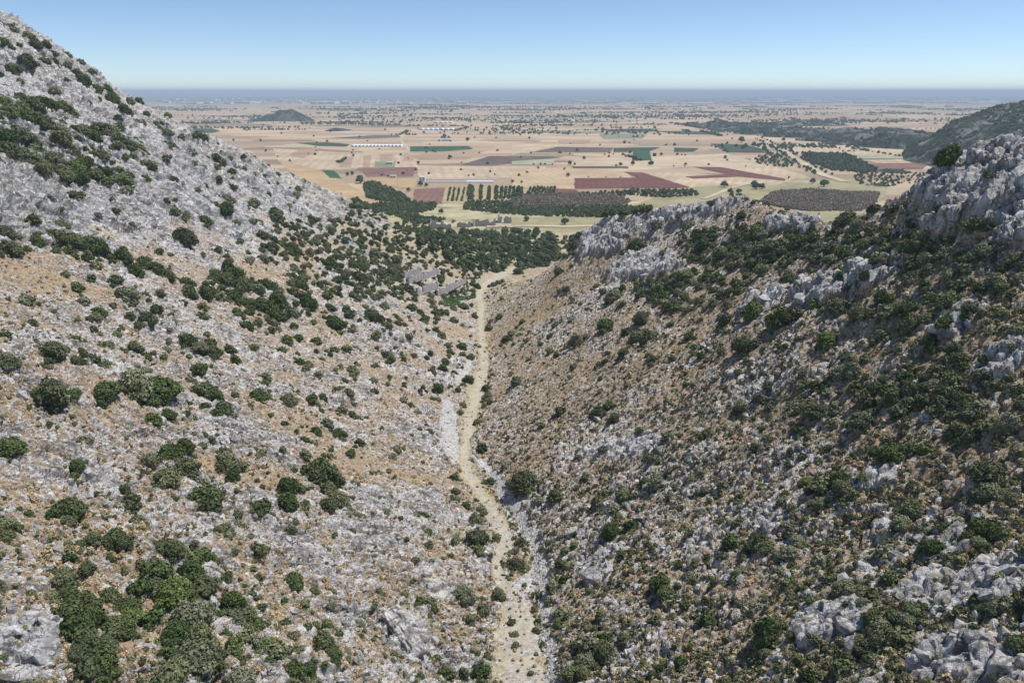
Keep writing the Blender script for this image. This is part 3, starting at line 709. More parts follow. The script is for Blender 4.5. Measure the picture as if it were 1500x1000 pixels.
# positions read off the photograph, crop by crop (x, y, half width in the crop's own pixels)
LST = {
 (0, 0, 3): [(10,110,14),(45,125,30),(25,200,35),(85,205,18),(130,160,30),(155,200,35),(205,200,25),(180,245,22),(235,240,20),(120,270,40),(140,320,20),(60,315,35),(0,330,20),(295,245,20),(355,280,20),(300,300,25),(340,330,25),(370,360,40),(410,330,25),(420,390,35),(240,400,28),(295,355,20),(490,440,35),(480,400,25),(550,490,35),(575,450,25),(570,385,12),(605,405,15),(655,440,20),(725,495,15),(395,455,15),(520,530,20),(605,535,18),(650,510,22),(710,540,15),(735,590,30),(795,610,22),(740,640,30),(780,660,15),(20,450,35),(80,430,30),(40,500,40),(100,490,40),(150,470,40),(180,440,25),(220,460,40),(280,470,35),(320,500,25),(130,520,40),(210,550,40),(260,580,45),(30,600,45),(90,590,45),(140,620,35),(40,660,45),(100,680,40),(150,700,30),(280,625,50),(330,660,20),(360,580,40),(400,600,40),(440,570,40),(500,600,40),(520,560,25),(560,640,40),(520,640,30),(620,665,28),(230,700,40),(200,750,35),(270,750,40),(330,740,40),(300,790,40),(370,730,40),(350,790,40),(420,770,40),(460,760,30),(450,690,35),(480,800,30),(540,800,40),(560,840,30),(570,780,20),(210,870,25),(360,870,25),(495,885,15),(640,720,30),(670,740,28),(735,700,25),(650,795,28),(770,795,20),(735,890,18),(770,880,12),(770,935,22),(815,960,18),(840,670,22),(870,600,25),(900,615,20),(850,720,20),(895,740,15),(945,700,28),(975,720,25),(1010,700,20),(1075,740,15),(1070,690,15),(1020,760,25),(960,790,20),(1020,830,22),(1120,770,12),(900,820,18),(870,840,15),(1000,880,40),(990,930,35),(950,900,20),(1115,895,32),(1170,700,20),(1200,730,22),(1220,770,18),(1180,860,22),(1210,940,35),(1310,860,25),(1270,905,20),(1360,970,25),(1150,720,10),(1235,740,8),(1290,775,8),(1340,800,8),(1380,815,8),(900,970,40),(1140,980,25)],
 (0, 300, 3): [(30,130,35),(15,170,20),(60,200,45),(150,90,30),(160,170,35),(270,30,30),(260,90,35),(250,140,50),(310,160,40),(350,180,40),(400,170,40),(440,200,40),(330,220,30),(480,230,30),(540,240,40),(540,190,20),(430,50,18),(770,30,25),(815,60,18),(810,150,45),(770,140,20),(850,170,18),(640,260,35),(690,290,40),(740,310,35),(820,345,38),(600,300,35),(510,330,30),(490,355,15),(560,400,45),(530,390,30),(590,440,25),(570,490,25),(655,420,20),(405,325,25),(330,355,25),(290,310,25),(430,470,35),(420,500,30),(145,525,32),(650,510,38),(620,530,20),(770,515,18),(745,550,18),(170,440,15),(960,200,22),(1000,230,18),(1020,300,70),(980,330,45),(1070,350,45),(1000,270,30),(910,390,45),(950,410,20),(890,450,30),(885,490,25),(1010,430,15),(1140,370,30),(1180,360,40),(1100,430,35),(1150,440,40),(1220,430,40),(1200,480,35),(1240,500,25),(1180,510,22),(1080,420,25),(1280,350,25),(1330,400,30),(1350,440,40),(1290,480,20),(1100,245,25),(1190,240,15),(1160,140,30),(1160,180,20),(1060,170,20),(1040,80,20),(1110,75,25),(1215,55,35),(1280,190,35),(1240,170,18),(1380,160,25),(1450,110,30),(1330,130,20),(1320,325,20),(1440,400,28),(1480,330,20),(1380,345,15),(1255,235,15),(1465,520,40),(1460,460,20),(910,575,22),(870,620,35),(820,600,40),(940,650,35),(900,650,25),(730,640,22),(725,675,22),(1100,540,22),(1070,530,15),(1110,630,28),(1030,685,25),(1260,600,30),(1310,590,25),(1240,640,20),(1305,655,15),(250,655,50),(280,640,30),(340,690,40),(370,660,25),(220,690,25),(30,690,50),(510,565,25),(480,620,25),(240,850,75),(180,830,40),(320,830,35),(240,900,35),(470,820,55),(600,800,80),(700,820,70),(660,860,40),(450,880,30),(750,810,35),(730,920,35),(760,945,20),(900,830,50),(950,850,35),(980,900,40),(870,810,25),(875,730,35),(1030,840,28),(1140,840,40),(1265,855,42),(1345,720,25),(1400,750,28),(1370,855,28),(1450,660,18),(1475,720,15),(1440,975,28),(1100,880,15)],
 (0, 600, 2.5): [(20,140,50),(15,190,25),(290,200,30),(270,240,22),(175,110,12),(20,420,45),(25,470,30),(255,360,50),(250,410,30),(560,190,45),(620,160,50),(680,210,50),(610,250,50),(680,130,30),(775,110,22),(740,130,18),(845,200,48),(850,250,30),(820,170,25),(765,320,65),(780,360,30),(455,290,22),(480,325,28),(340,480,30),(420,480,50),(460,500,30),(290,500,20),(255,490,20),(315,580,32),(240,620,35),(245,680,32),(215,745,25),(110,675,20),(600,500,30),(640,530,40),(590,610,60),(620,680,60),(560,650,40),(680,700,50),(700,590,45),(740,640,40),(785,630,28),(780,550,25),(710,495,22),(760,740,30),(690,770,70),(740,830,60),(650,820,55),(720,890,70),(620,960,65),(660,920,40),(790,890,30),(330,720,45),(400,690,40),(470,720,40),(480,770,45),(430,800,40),(320,770,50),(300,830,50),(380,860,45),(360,920,55),(380,970,50),(280,880,35),(330,960,45),(860,710,45),(860,770,50),(930,780,30),(970,870,45),(980,920,28),(850,860,25),(480,920,20),(880,975,45),(1070,630,38),(1150,660,22),(1040,705,18),(1115,710,22),(1225,670,16),(1210,720,20),(1130,800,22),(1200,790,28),(1190,870,45),(1220,900,35),(1240,820,20),(1070,960,45),(1130,960,35),(1110,165,25),(1070,445,25),(1110,370,25),(1170,235,60),(1120,220,25),(1190,260,35),(1060,290,45),(1050,340,45),(1100,290,25),(1210,300,35),(1200,350,30),(1240,330,40),(1230,260,35),(1195,50,25),(1235,90,30),(1040,150,18),(800,10,20),(520,825,14),(790,445,12),(935,530,10),(545,795,12)],
 (550, 550, 2.2222): [(200,45,22),(270,50,15),(175,185,18),(70,240,20),(55,265,15),(350,240,25),(480,345,50),(440,350,20),(510,330,20),(375,345,18),(255,330,18),(260,375,18),(265,400,15),(345,435,22),(325,475,28),(335,535,35),(340,570,25),(395,530,18),(535,710,15),(400,710,25),(290,715,35),(280,690,15),(95,745,22),(148,738,22),(95,715,14),(115,670,14),(310,790,20),(355,765,25),(445,805,18),(453,840,15),(458,878,15),(525,830,14),(530,800,14),(545,880,12),(360,920,18),(340,965,32),(213,963,20),(290,975,20),(350,865,15),(505,970,12),(130,600,15),(185,605,10),(170,515,20),(460,615,30),(475,545,18),(570,545,20),(620,665,18),(605,615,20),(770,515,28),(730,410,25),(750,380,15),(800,575,18),(810,855,22),(750,860,25),(745,900,30),(760,930,22),(690,930,40),(650,545,15),(620,570,20),(585,390,25),(680,340,20),(740,240,18),(540,160,18),(590,220,12),(600,120,22),(725,120,28),(760,100,25),(780,140,25),(860,180,18),(420,300,18),(330,155,15),(365,70,20),(360,40,15),(375,85,12),(460,20,22)],
 (500, 300, 3.75): [(100,470,35),(90,520,35),(50,600,35),(30,570,25),(180,620,45),(160,600,30),(240,560,30),(370,465,30),(380,570,30),(495,530,32),(505,560,25),(550,590,28),(670,560,32),(715,550,15),(630,485,25),(360,140,20),(310,300,40),(280,245,25),(350,350,20),(300,380,30),(270,460,20),(430,590,25),(30,370,30),(60,380,20),(230,690,18),(195,720,28),(60,690,28),(20,660,30),(270,715,15),(295,740,15),(345,660,18),(400,700,15),(370,740,30),(520,690,25),(550,720,28),(520,650,20),(585,770,25),(590,810,22),(270,845,32),(335,820,15),(470,840,20),(30,790,28),(80,870,15),(70,900,20),(200,790,18),(710,835,28),(560,900,28),(500,915,28),(660,780,34),(810,680,30),(870,620,25),(930,710,35),(905,740,30),(880,515,18),(835,440,22),(860,430,20),(885,420,15),(1195,370,28),(1200,480,20),(1240,460,25),(970,370,28),(40,80,22),(70,150,24),(60,110,18),(100,50,15),(150,110,20),(110,180,20),(200,180,22),(180,260,26),(130,230,18),(90,270,20),(40,250,22),(150,340,20),(200,370,22),(60,320,22),(20,200,25),(230,320,20),(140,400,24),(200,430,20),(130,560,25),(60,500,25),(200,500,24),(290,500,25),(310,620,20),(260,640,20)],
 (800, 260, 3.3333): [(820,125,30),(780,100,15),(700,120,20),(740,130,20),(960,190,30),(970,240,30),(840,185,15),(650,190,25),(710,235,30),(680,240,30),(820,260,30),(890,240,15),(660,320,28),(770,335,40),(740,340,20),(870,370,45),(910,340,28),(850,390,30),(440,340,40),(470,330,25),(380,370,25),(540,240,30),(570,370,22),(935,290,35),(980,280,30),(1030,270,40),(1060,290,35),(980,350,35),(1040,360,50),(1100,350,45),(1150,320,35),(1200,330,35),(1250,320,45),(1180,290,25),(1110,390,40),(1060,390,35),(690,480,45),(650,490,30),(720,460,25),(800,460,30),(830,490,35),(860,500,25),(700,510,35),(600,640,35),(580,650,25),(560,550,35),(530,580,30),(470,570,35),(510,590,25),(330,590,40),(350,570,30),(370,620,25),(300,600,25),(250,530,20),(280,560,20),(310,460,20),(70,555,20),(60,465,25),(290,730,45),(270,720,30),(470,690,40),(450,710,25),(150,810,40),(110,820,30),(200,780,25),(440,790,45),(480,800,35),(500,760,25),(380,760,25),(1010,665,50),(980,650,30),(1040,640,30),(1150,700,60),(1110,720,35),(1190,680,35),(1180,470,30),(1060,460,45),(970,430,25),(980,480,25),(940,510,20),(830,620,22),(760,600,20),(870,700,40),(850,680,25),(960,830,50),(1030,820,35),(1040,780,20),(930,820,25),(980,890,20),(700,760,18),(720,830,25),(860,850,35),(840,900,25),(790,890,22),(620,885,18),(530,880,22),(500,890,15),(370,930,15),(260,910,18),(130,930,25),(50,870,20),(300,860,18),(380,860,30)],
 (1100, 200, 3.3333): [(970,120,60),(940,140,30),(790,230,45),(760,250,25),(830,200,20),(700,290,35),(740,280,25),(650,330,35),(600,360,35),(550,350,25),(720,340,35),(760,340,30),(680,380,35),(470,410,45),(440,440,40),(430,390,25),(520,450,45),(550,410,25),(560,530,40),(600,510,35),(660,490,35),(640,560,35),(700,540,30),(780,490,40),(820,530,40),(780,560,35),(880,540,40),(920,530,35),(850,570,35),(940,560,30),(980,510,25),(920,370,35),(930,340,20),(1110,420,60),(1150,440,40),(1080,470,35),(1130,560,50),(1080,600,45),(1170,590,35),(1240,530,45),(1180,540,30),(60,490,40),(30,470,30),(100,540,40),(200,510,35),(260,510,35),(310,490,30),(340,540,35),(390,550,40),(440,560,35),(480,570,25),(180,680,35),(440,680,25),(570,690,35),(550,660,20),(780,690,40),(640,790,40),(690,790,25),(430,830,45),(400,850,20),(530,870,45),(500,880,25),(590,860,35),(750,850,55),(700,870,30),(800,830,30),(970,800,55),(930,830,30),(1020,790,25),(970,890,40),(940,930,45),(1070,870,45),(1120,880,35),(1040,900,30),(1000,850,30),(30,850,45),(210,880,30),(770,940,50),(720,950,30),(1290,950,45),(1240,740,50),(1200,760,30),(1110,750,35),(1280,600,40)],
 (1100, 450, 3.3333): [(370,170,45),(400,140,30),(340,200,35),(480,250,35),(450,260,20),(560,250,30),(500,320,50),(440,330,45),(410,350,30),(300,390,35),(350,380,25),(240,390,30),(370,420,30),(240,460,25),(490,410,35),(600,410,40),(600,460,25),(700,450,50),(770,420,45),(650,460,35),(860,400,40),(830,440,30),(960,420,50),(990,390,30),(1010,460,40),(1070,460,40),(1100,490,25),(1050,510,35),(930,460,35),(990,210,45),(1010,260,45),(960,260,35),(1040,290,35),(860,180,45),(870,220,30),(330,510,60),(290,490,30),(370,550,30),(250,600,30),(220,520,25),(540,560,68),(590,520,30),(70,450,30),(90,490,30),(60,590,25),(90,390,35),(680,730,60),(740,700,35),(600,710,30),(630,740,25),(380,690,30),(190,720,25),(250,730,30),(280,680,20),(180,780,25),(790,680,35),(1050,650,45),(1020,620,25),(1270,560,60),(1220,600,45),(1310,590,35),(1230,640,30),(1220,380,30),(1280,400,40),(1140,810,70),(1100,790,30),(1170,900,60),(1130,940,40),(1270,940,40),(1240,920,30),(280,860,42),(275,910,30),(430,850,45),(450,890,40),(400,930,45),(330,960,40),(160,920,30),(440,960,30),(790,980,55),(20,680,30),(160,650,15),(410,790,20)],
 (1100, 700, 3.3333): [(820,190,30),(740,230,45),(700,260,30),(1110,250,60),(1060,290,40),(1180,270,45),(1240,280,35),(1120,320,50),(880,360,50),(830,380,40),(920,340,35),(640,360,30),(400,320,35),(370,350,20),(190,370,45),(230,320,40),(200,260,35),(260,330,30),(200,180,25),(40,320,50),(80,340,45),(10,290,30),(120,380,35),(190,430,20),(460,530,55),(430,520,30),(490,500,30),(270,580,35),(290,610,30),(540,610,25),(90,760,75),(60,810,50),(120,720,50),(60,860,35),(630,720,70),(600,690,45),(680,690,45),(620,790,60),(580,830,50),(660,770,45),(800,650,50),(770,690,45),(840,640,35),(740,680,30),(1190,660,50),(1150,650,40),(1230,650,35),(1090,690,35),(1100,730,30),(1290,800,55),(1310,760,30),(1090,580,25),(550,960,25)],
 (800, 700, 3.3333): [(560,530,50),(590,560,45),(640,530,28),(560,590,25),(580,500,25),(715,500,28),(825,510,28),(640,580,20),(960,610,35),(920,600,25),(810,620,25),(290,780,35),(290,820,40),(300,860,30),(320,890,25),(385,780,35),(200,900,50),(180,950,45),(230,920,40),(260,870,30),(130,960,40),(415,945,22),(330,260,45),(370,290,25),(300,250,25),(380,370,25),(410,360,18),(515,340,30),(500,320,18),(270,80,30),(250,120,30),(330,150,35),(380,140,30),(300,170,25),(380,80,40),(420,90,30),(370,50,20),(190,150,20),(540,20,50),(480,20,30),(610,90,25),(770,60,30),(740,80,22),(620,140,22),(930,330,25),(780,430,20),(550,930,35),(520,960,25),(480,760,15),(930,700,22),(360,515,15),(210,550,20),(60,700,25),(60,720,30),(30,770,20),(80,500,20),(140,330,22),(100,430,25),(25,350,25)],
}
pts = []
for (ox, oy, s), L in LST.items():
    for x, y, r_ in L: pts.append((ox + x / s, oy + y / s, r_ / s))
pts = np.array(pts)
# the pixel is the middle of the crown; the foot stands a little lower in the picture
W = hit(pts[:, 0], pts[:, 1] + .35 * pts[:, 2])
DEP = W[:, 1] * cs - (W[:, 2] - H_CAM) * sn
RAD = pts[:, 2] * DEP / FPX
ok = (DEP < 700) & (RAD > .3) & (pts[:, 1] + pts[:, 2] * .35 < 1010)
pts, W, RAD, DEP = pts[ok], W[ok], np.clip(RAD[ok], .4, 3.6), DEP[ok]
print('listed bushes', len(pts), 'radius', np.percentile(RAD, [5, 50, 95]))
order = np.argsort(-pts[:, 2]); n_ind = 292
ind, more = order[:n_ind], order[n_ind:]

def zone(u, v):
    if u < 120 + (v - 0) * .0 and v < 110: return 'on the skyline of the left hill'
    l = u < 700 - max(0, (560 - v)) * .0 + (max(0, v - 700) * .15)
    if l:
        if v < 150: return 'high on the left skyline ridge'
        if v < 290: return ('in the dark thicket high on the left rock face' if u < 210 else 'on the ridge above the golden field')
        if v < 420:
            return 'under the left rock face by the photo edge' if u < 200 else ('in the belt under the left rock face' if u < 420 else 'on the slope above the grey ruin')
        if v < 520: return 'on the stony slope below the belt' if u < 300 else ('on the left slope facing the narrow track' if u < 500 else 'beside the grassy track bend')
        if v < 640: return 'in the middle row of the left slope' if u < 250 else ('on the tan left slope above the lone clump' if u < 480 else 'near the left bank of the track')
        if v < 770: return 'on the orange grass of the left slope' if u < 380 else ('in the clump left of the lower track' if u < 600 else 'along the lower left track bank')
        if v < 880: return 'left of the big lower left thicket' if u < 190 else ('in the big lower left thicket' if u < 350 else 'right of the lower left thicket')
        return 'at the bottom left beside the white slabs' if u < 200 else ('in the lowest thicket of the left slope' if u < 420 else 'near the tilted slab by the track')
    if v < 340: return 'on top of the rocky knoll' if u < 1130 else ('beneath the great crag at upper right' if u < 1400 else 'on the great crag at upper right')
    if v < 430: return 'below the cliff of the knoll' if u < 1000 else ('on the saddle between knoll and crag' if u < 1240 else 'under the great right crag')
    if v < 520: return 'on the scrubby right slope above the track' if u < 960 else ('around the long grey rib' if u < 1270 else 'right of the long grey rib')
    if v < 640: return 'beside the upper right bank of the track' if u < 900 else ('in the scrub of the middle right slope' if u < 1200 else 'in the dense scrub toward the right edge')
    if v < 760: return 'above the gully right of the track' if u < 900 else ('on the red earth of the right slope' if u < 1200 else 'on the dark slope at middle right')
    if v < 880: return 'right of the stream gravel' if u < 950 else ('on the lower right slope of tan earth' if u < 1230 else 'above the pale slabs at lower right')
    return 'at the foot of the right slope by the gravel' if u < 950 else ('left of the pale lower right slabs' if u < 1170 else 'among the pale slabs at bottom right')
ORD = ['leftmost'] + [w + ' from left' for w in 'second third fourth fifth sixth seventh eighth ninth tenth eleventh twelfth thirteenth fourteenth fifteenth sixteenth seventeenth eighteenth nineteenth twentieth twenty-first twenty-second twenty-third twenty-fourth twenty-fifth twenty-sixth twenty-seventh twenty-eighth twenty-ninth thirtieth thirty-first thirty-second thirty-third thirty-fourth'.split()]
zs = {}
for i in ind: zs.setdefault(zone(pts[i, 0], pts[i, 1]), []).append(i)
r2 = np.random.default_rng(11)
for zname, members in zs.items():
    members.sort(key=lambda i: pts[i, 0])
    n = len(members)
    for k, i in enumerate(members):
        u, v, _ = pts[i]; right = u > 760
        grey = r2.random() < (.42 if right else .12)
        pos_txt = ORD[k] if k < len(ORD) else None
        if n > 1 and k == n - 1: pos_txt = 'rightmost'
        colw = 'grey green' if grey else 'dark green'
        label = (pos_txt + ' large bush ' if pos_txt and n > 1 else colw + ' rounded bush ') + zname
        if pos_txt is None: label = 'large rounded bush ' + zname + ' right of its centre'
        e = bpy.data.objects.new('shrub', None); C.objects.link(e)
        gz = float(ground(W[i, 0], W[i, 1])); rr = RAD[i] * 1.36
        e.location = (W[i, 0], W[i, 1], gz - .18 * rr); e.rotation_euler = (r2.normal(0, .07), r2.normal(0, .07), r2.uniform(0, 6.28))
        e.scale = (rr * r2.uniform(.85, 1.22), rr * r2.uniform(.85, 1.2), rr * r2.uniform(.78, 1.2))
        e['label'] = label; e['category'] = 'shrub'; e['group'] = 'large bushes on the valley slopes'
        me = (HIO[r2.integers(4)] if grey else HI[r2.integers(7)])
        c = obj('crown', me, parent=e); s_ = obj('stem', STM[r2.integers(3)], parent=e)
print('shrubs', time.time() - T0)

def poly_in(poly, u, v):
    poly = np.asarray(poly, float); c = np.zeros(len(u), bool); j = len(poly) - 1
    for i in range(len(poly)):
        xi, yi = poly[i]; xj, yj = poly[j]
        hitm = ((yi > v) != (yj > v)) & (u < (xj - xi) * (v - yi) / (yj - yi + 1e-9) + xi); c ^= hitm; j = i
    return c
def spaced(poly, n, dmin, seed, tries=30000):
    r = np.random.default_rng(seed); poly = np.asarray(poly, float)
    Q = hit(poly[:, 0], poly[:, 1]); x0, y0 = Q[:, :2].min(0); x1, y1 = Q[:, :2].max(0); out = []
    cell = {}
    X = r.uniform(x0, x1, tries); Y = r.uniform(y0, y1, tries); Z = ground(X, Y); u, v = project(X, Y, Z); okk = poly_in(poly, u, v)
    for x, y, z in zip(X[okk], Y[okk], Z[okk]):
        i, j = int(x // dmin), int(y // dmin)
        if all((x - a) ** 2 + (y - b_) ** 2 > dmin * dmin for di in (-1, 0, 1) for dj in (-1, 0, 1) for a, b_ in cell.get((i + di, j + dj), ())):
            cell.setdefault((i, j), []).append((x, y)); out.append((x, y, z))
            if len(out) >= n: break
    return np.array(out).reshape(-1, 3)

# ------------------------------------------------------------------ scattered growth, one geometry nodes object per kind
def scatter(name, meshes, P, S, label, tilt=.15, rot=None, seed=0, **pr):
    r = np.random.default_rng(seed); n = len(P)
    col = bpy.data.collections.new(name + '_kinds')
    for i, me in enumerate(meshes):
        col.objects.link(bpy.data.objects.new('%s_kind_%02d' % (name, i), me))
    me = bpy.data.meshes.new(name); me.vertices.add(n); me.vertices.foreach_set('co', np.asarray(P, np.float32).ravel())
    S = np.asarray(S, np.float32); S = np.repeat(S[:, None], 3, 1) * r.uniform(.85, 1.15, (n, 3)) if S.ndim == 1 else S
    fattr(me, 'sc', S, typ='FLOAT_VECTOR')
    rt = np.stack([r.normal(0, tilt, n), r.normal(0, tilt, n), r.uniform(0, 6.28, n)], -1) if rot is None else rot
    fattr(me, 'rt', rt, typ='FLOAT_VECTOR'); fattr(me, 'ix', r.integers(0, len(meshes), n), typ='INT')
    o = obj(name, me, kind='stuff', label=label, **pr)
    g = bpy.data.node_groups.new(name, 'GeometryNodeTree')
    g.interface.new_socket('Geometry', in_out='INPUT', socket_type='NodeSocketGeometry'); g.interface.new_socket('Geometry', in_out='OUTPUT', socket_type='NodeSocketGeometry')
    gi, go = g.nodes.new('NodeGroupInput'), g.nodes.new('NodeGroupOutput')
    ins = g.nodes.new('GeometryNodeInstanceOnPoints'); ci = g.nodes.new('GeometryNodeCollectionInfo')
    ci.inputs['Collection'].default_value = col; ci.inputs['Separate Children'].default_value = True; ci.inputs['Reset Children'].default_value = True
    def na(nm, tp):
        a = g.nodes.new('GeometryNodeInputNamedAttribute'); a.data_type = tp; a.inputs['Name'].default_value = nm; return a.outputs['Attribute']
    L = g.links.new
    L(gi.outputs[0], ins.inputs['Points']); L(ci.outputs[0], ins.inputs['Instance']); ins.inputs['Pick Instance'].default_value = True
    L(na('ix', 'INT'), ins.inputs['Instance Index']); L(na('rt', 'FLOAT_VECTOR'), ins.inputs['Rotation']); L(na('sc', 'FLOAT_VECTOR'), ins.inputs['Scale'])
    L(ins.outputs[0], go.inputs[0])
    md = o.modifiers.new('scatter', 'NODES'); md.node_group = g
    return o
def grid_random(n, seed, amax=.95, y0=50, y1=640, power=1.0):
    """random points of the valley, denser near by (about even in the picture)"""
    r = np.random.default_rng(seed)
    y = np.exp(r.uniform(math.log(y0), math.log(y1), n)); a = r.uniform(-amax, amax, n); x = a * y
    P = np.stack([x, y, ground(x, y)], -1); return P, r
def maskv(grid, P): return lookup(grid, P[:, 0], P[:, 1])
# bushes: the smaller listed ones and unlisted ones filling the dense slopes
P, r = grid_random(16000, 21)
mu, mv = project(P[:, 0], P[:, 1], P[:, 2]); rightm = P[:, 0] > xc(P[:, 1]); rk = maskv(R, P); bed = maskv(bed_any, P); ou = maskv(rock_o, P); up = maskv(upl * left, P)
nb = fbm(P / 14., 3, 91)
dens = np.where(rightm, .16 + .30 * nb, .12 + .18 * nb)
dens = np.where(rightm & (mv < 560), dens + .10, dens); dens = np.where(rightm & (mu > 950) & (mv < 700), dens + .05, dens)
dens = np.where(rightm & (mv > 740), dens * .55, dens)
dens = np.where(~rightm & (mv < 480) & (mu > 330), .5 + .2 * nb, dens); dens = np.where(~rightm & (mu > 450) & (mv >= 480) & (mv < 640), .30 + .15 * nb, dens); dens = np.where(~rightm & (mv < 420) & (mu > 480), .75, dens)
dens = np.where(up > .5, .12 + .14 * nb, dens) + np.where((up > .5) & (mu > 230), .14, 0)
dens = dens * (1 - .97 * bed) * (1 - .75 * ou)
wide = maskv(wide_any, P); dens = np.where((wide > .2) & (bed < .3), dens + .12, dens); dens = np.where(rightm & (mu < 900) & (mv < 620) & (mv > 380), dens + .07, dens)
keep = (r.random(len(P)) < dens) & (mv < 1040) & (P[:, 1] < 560)
Pb, rb = P[keep], np.clip(r.lognormal(.1, .45, keep.sum()), .45, 2.4) * np.where(rightm[keep], 1.0, np.where(mv[keep] < 480, 1.65, np.where(mv[keep] < 620, 1.2, .95)))
Pb = Pb - [0, 0, .2] * rb[:, None]
greyb = r.random(len(Pb)) < np.where(rightm[keep], .5, .2)
Pm = W[more].copy(); Pm[:, 2] = ground(Pm[:, 0], Pm[:, 1]) - .2 * RAD[more]; gm = r.random(len(Pm)) < .35
A = np.concatenate([Pb[~greyb], Pm[~gm]]); Sa = np.concatenate([rb[~greyb] * .88, RAD[more][~gm] * 1.2]); scatter('scrub', MD, A, Sa, 'dark evergreen scrub scattered over both slopes', seed=1)
A = np.concatenate([Pb[greyb], Pm[gm]]); Sa = np.concatenate([rb[greyb] * .88, RAD[more][gm] * 1.2]); scatter('scrub', MDO, A, Sa, 'soft grey green scrub, thickest on the right slope', seed=2)
TH = [(0, 0, 3, [(0,430),(80,415),(180,430),(300,460),(350,500),(330,560),(500,590),(640,640),(650,680),(560,700),(600,850),(540,860),(430,800),(280,800),(150,730),(0,700)], 2.9, 'dark thicket bushes filling the band high on the left rock face'),
      (0, 300, 3, [(200,100),(330,140),(560,220),(560,270),(480,250),(240,230),(120,200),(0,230),(0,120),(60,120),(100,190)], 2.6, 'dark belt of bushes below the left rock face'),
      (0, 300, 3, [(850,380),(950,290),(1100,320),(1350,400),(1400,450),(1250,520),(1050,440),(920,410)], 2.8, 'dark belt of bushes right of the left rock face'),
      (0, 600, 2.5, [(200,800),(280,720),(540,640),(560,540),(640,500),(780,600),(800,700),(720,760),(900,740),(960,800),(900,860),(760,900),(560,1000),(320,1000),(260,880)], 2.3, 'bushes filling the lower left thicket'),
      (0, 0, 1, [(520,300),(600,318),(640,345),(632,372),(600,392),(575,395),(530,370),(480,330)], 4.4, 'loose belt of trees and bushes at the foot of the left hill'),
      (0, 0, 1, [(400,330),(480,320),(540,370),(590,395),(590,440),(520,440),(430,410),(380,370)], 4.2, 'bushes crowding the toe of the left hill'),
      (0, 0, 1, [(640,375),(700,385),(730,385),(700,405),(690,425),(650,440),(640,400)], 4.5, 'bushes between the ruin and the grove'),
      (0, 0, 1, [(780,350),(850,345),(842,375),(800,390),(765,395),(760,375)], 4.2, 'bushes at the toe of the right spur'),
      (0, 0, 1, [(1000,345),(1080,330),(1230,345),(1330,330),(1440,370),(1500,390),(1500,420),(1380,410),(1280,385),(1180,385),(1080,395),(1000,380)], 2.3, 'dense bushes on the right saddle under the crag'),
      (0, 0, 1, [(930,420),(1020,400),(1090,420),(1070,450),(980,460)], 2.2, 'dense bushes below the grey ledge'),
      (0, 0, 1, [(1240,590),(1330,560),(1440,560),(1500,580),(1500,620),(1400,610),(1300,610)], 2.2, 'dense bushes across the middle right slope')]
for k, (ox, oy, s, poly, dm, lab) in enumerate(TH):
    Q = spaced([(ox + x / s, oy + y / s) for x, y in poly], 400, dm, 140 + k); Q = Q[np.random.default_rng(k).random(len(Q)) < (.72 if k < 4 else .8)]; big = 1.25 if 4 <= k < 8 else 1.0
    scatter('thicket', MD if k < 8 else MDO + MD, Q - [0, 0, .3], np.random.default_rng(k).uniform(1.1, 2.2, len(Q)) * big, lab, seed=140 + k)
print('scrub', len(Pb), len(Pm))
# low cushions and dry tufts
P, r = grid_random(150000, 22, y1=430)
rightm = P[:, 0] > xc(P[:, 1]); bed = maskv(bed_any, P); ou = maskv(rock_o, P); rk = maskv(R, P); wide = maskv(wide_any, P)
nb = fbm(P / 9., 3, 95)
d = np.where(rightm, .30 + .30 * nb, .07 + .09 * nb) * (1 - .9 * bed) * (1 - .8 * ou) * np.where(rk > .8, .3, 1); d = np.where((wide > .2) & (bed < .4), d + .12, d)
k = r.random(len(P)) < d; q = P[k]; scatter('low_scrub', LOW, q - [0, 0, .05], np.clip(r.lognormal(-.95, .35, len(q)), .2, .85), 'low cushion scrub between the stones', seed=3); print('low', len(q))
nb = fbm(P / 7., 3, 97)
d = np.where(rightm, .22 + .15 * nb, .24 + .22 * nb) * (1 - .75 * bed) * (1 - .9 * ou) * np.where(rk > .75, .25, 1)
k = r.random(len(P)) < d; q = P[k]; scatter('dry_grass', TUFT, q - [0, 0, .05], np.clip(r.lognormal(-1.05, .3, len(q)), .18, .7), 'dry tan and orange grass tufts on the slopes', seed=4); print('tufts', len(q))

# ------------------------------------------------------------------ loose stones and boulders
def stone_mesh(seed, sub=2, flat=.62, mat=None, name='stone'):
    import bmesh
    bm = bmesh.new(); bmesh.ops.create_icosphere(bm, subdivisions=sub, radius=1.0); r = np.random.default_rng(seed)
    V = np.array([v.co[:] for v in bm.verts])
    pl = unit_dirs(r, 9); off = r.uniform(.45, .85, 9)
    for n_, d_ in zip(pl, off):                      # cut flat faces, as limestone breaks
        s = V @ n_; V = V - np.maximum(s - d_, 0)[:, None] * n_
    V *= 1 + .10 * fbm(V * 1.6 + seed, 3, seed)[:, None]; V *= [1.15, .85, flat]
    for v, c in zip(bm.verts, V): v.co = c
    me = bpy.data.meshes.new(name); bm.to_mesh(me); bm.free(); me.materials.append(mat or M_rock); return me
STN = [stone_mesh(600 + i, 1) for i in range(8)]
BLD = [stone_mesh(620 + i, 3, .75, name='boulder') for i in range(8)]
P, r = grid_random(120000, 23, y1=420)
rk = maskv(R, P); bed = maskv(bed_any, P); gvl = maskv(m_grav, P); rightm = P[:, 0] > xc(P[:, 1]); nb = fbm(P / 5., 3, 99); trk = maskv(m_track, P)
d = np.clip((.10 + .5 * rk + .22 * nb), 0, 1) * np.where(rightm, .42, .55) * (1 - .9 * trk * (1 - gvl)); d = np.where(gvl > .4, .5, d)
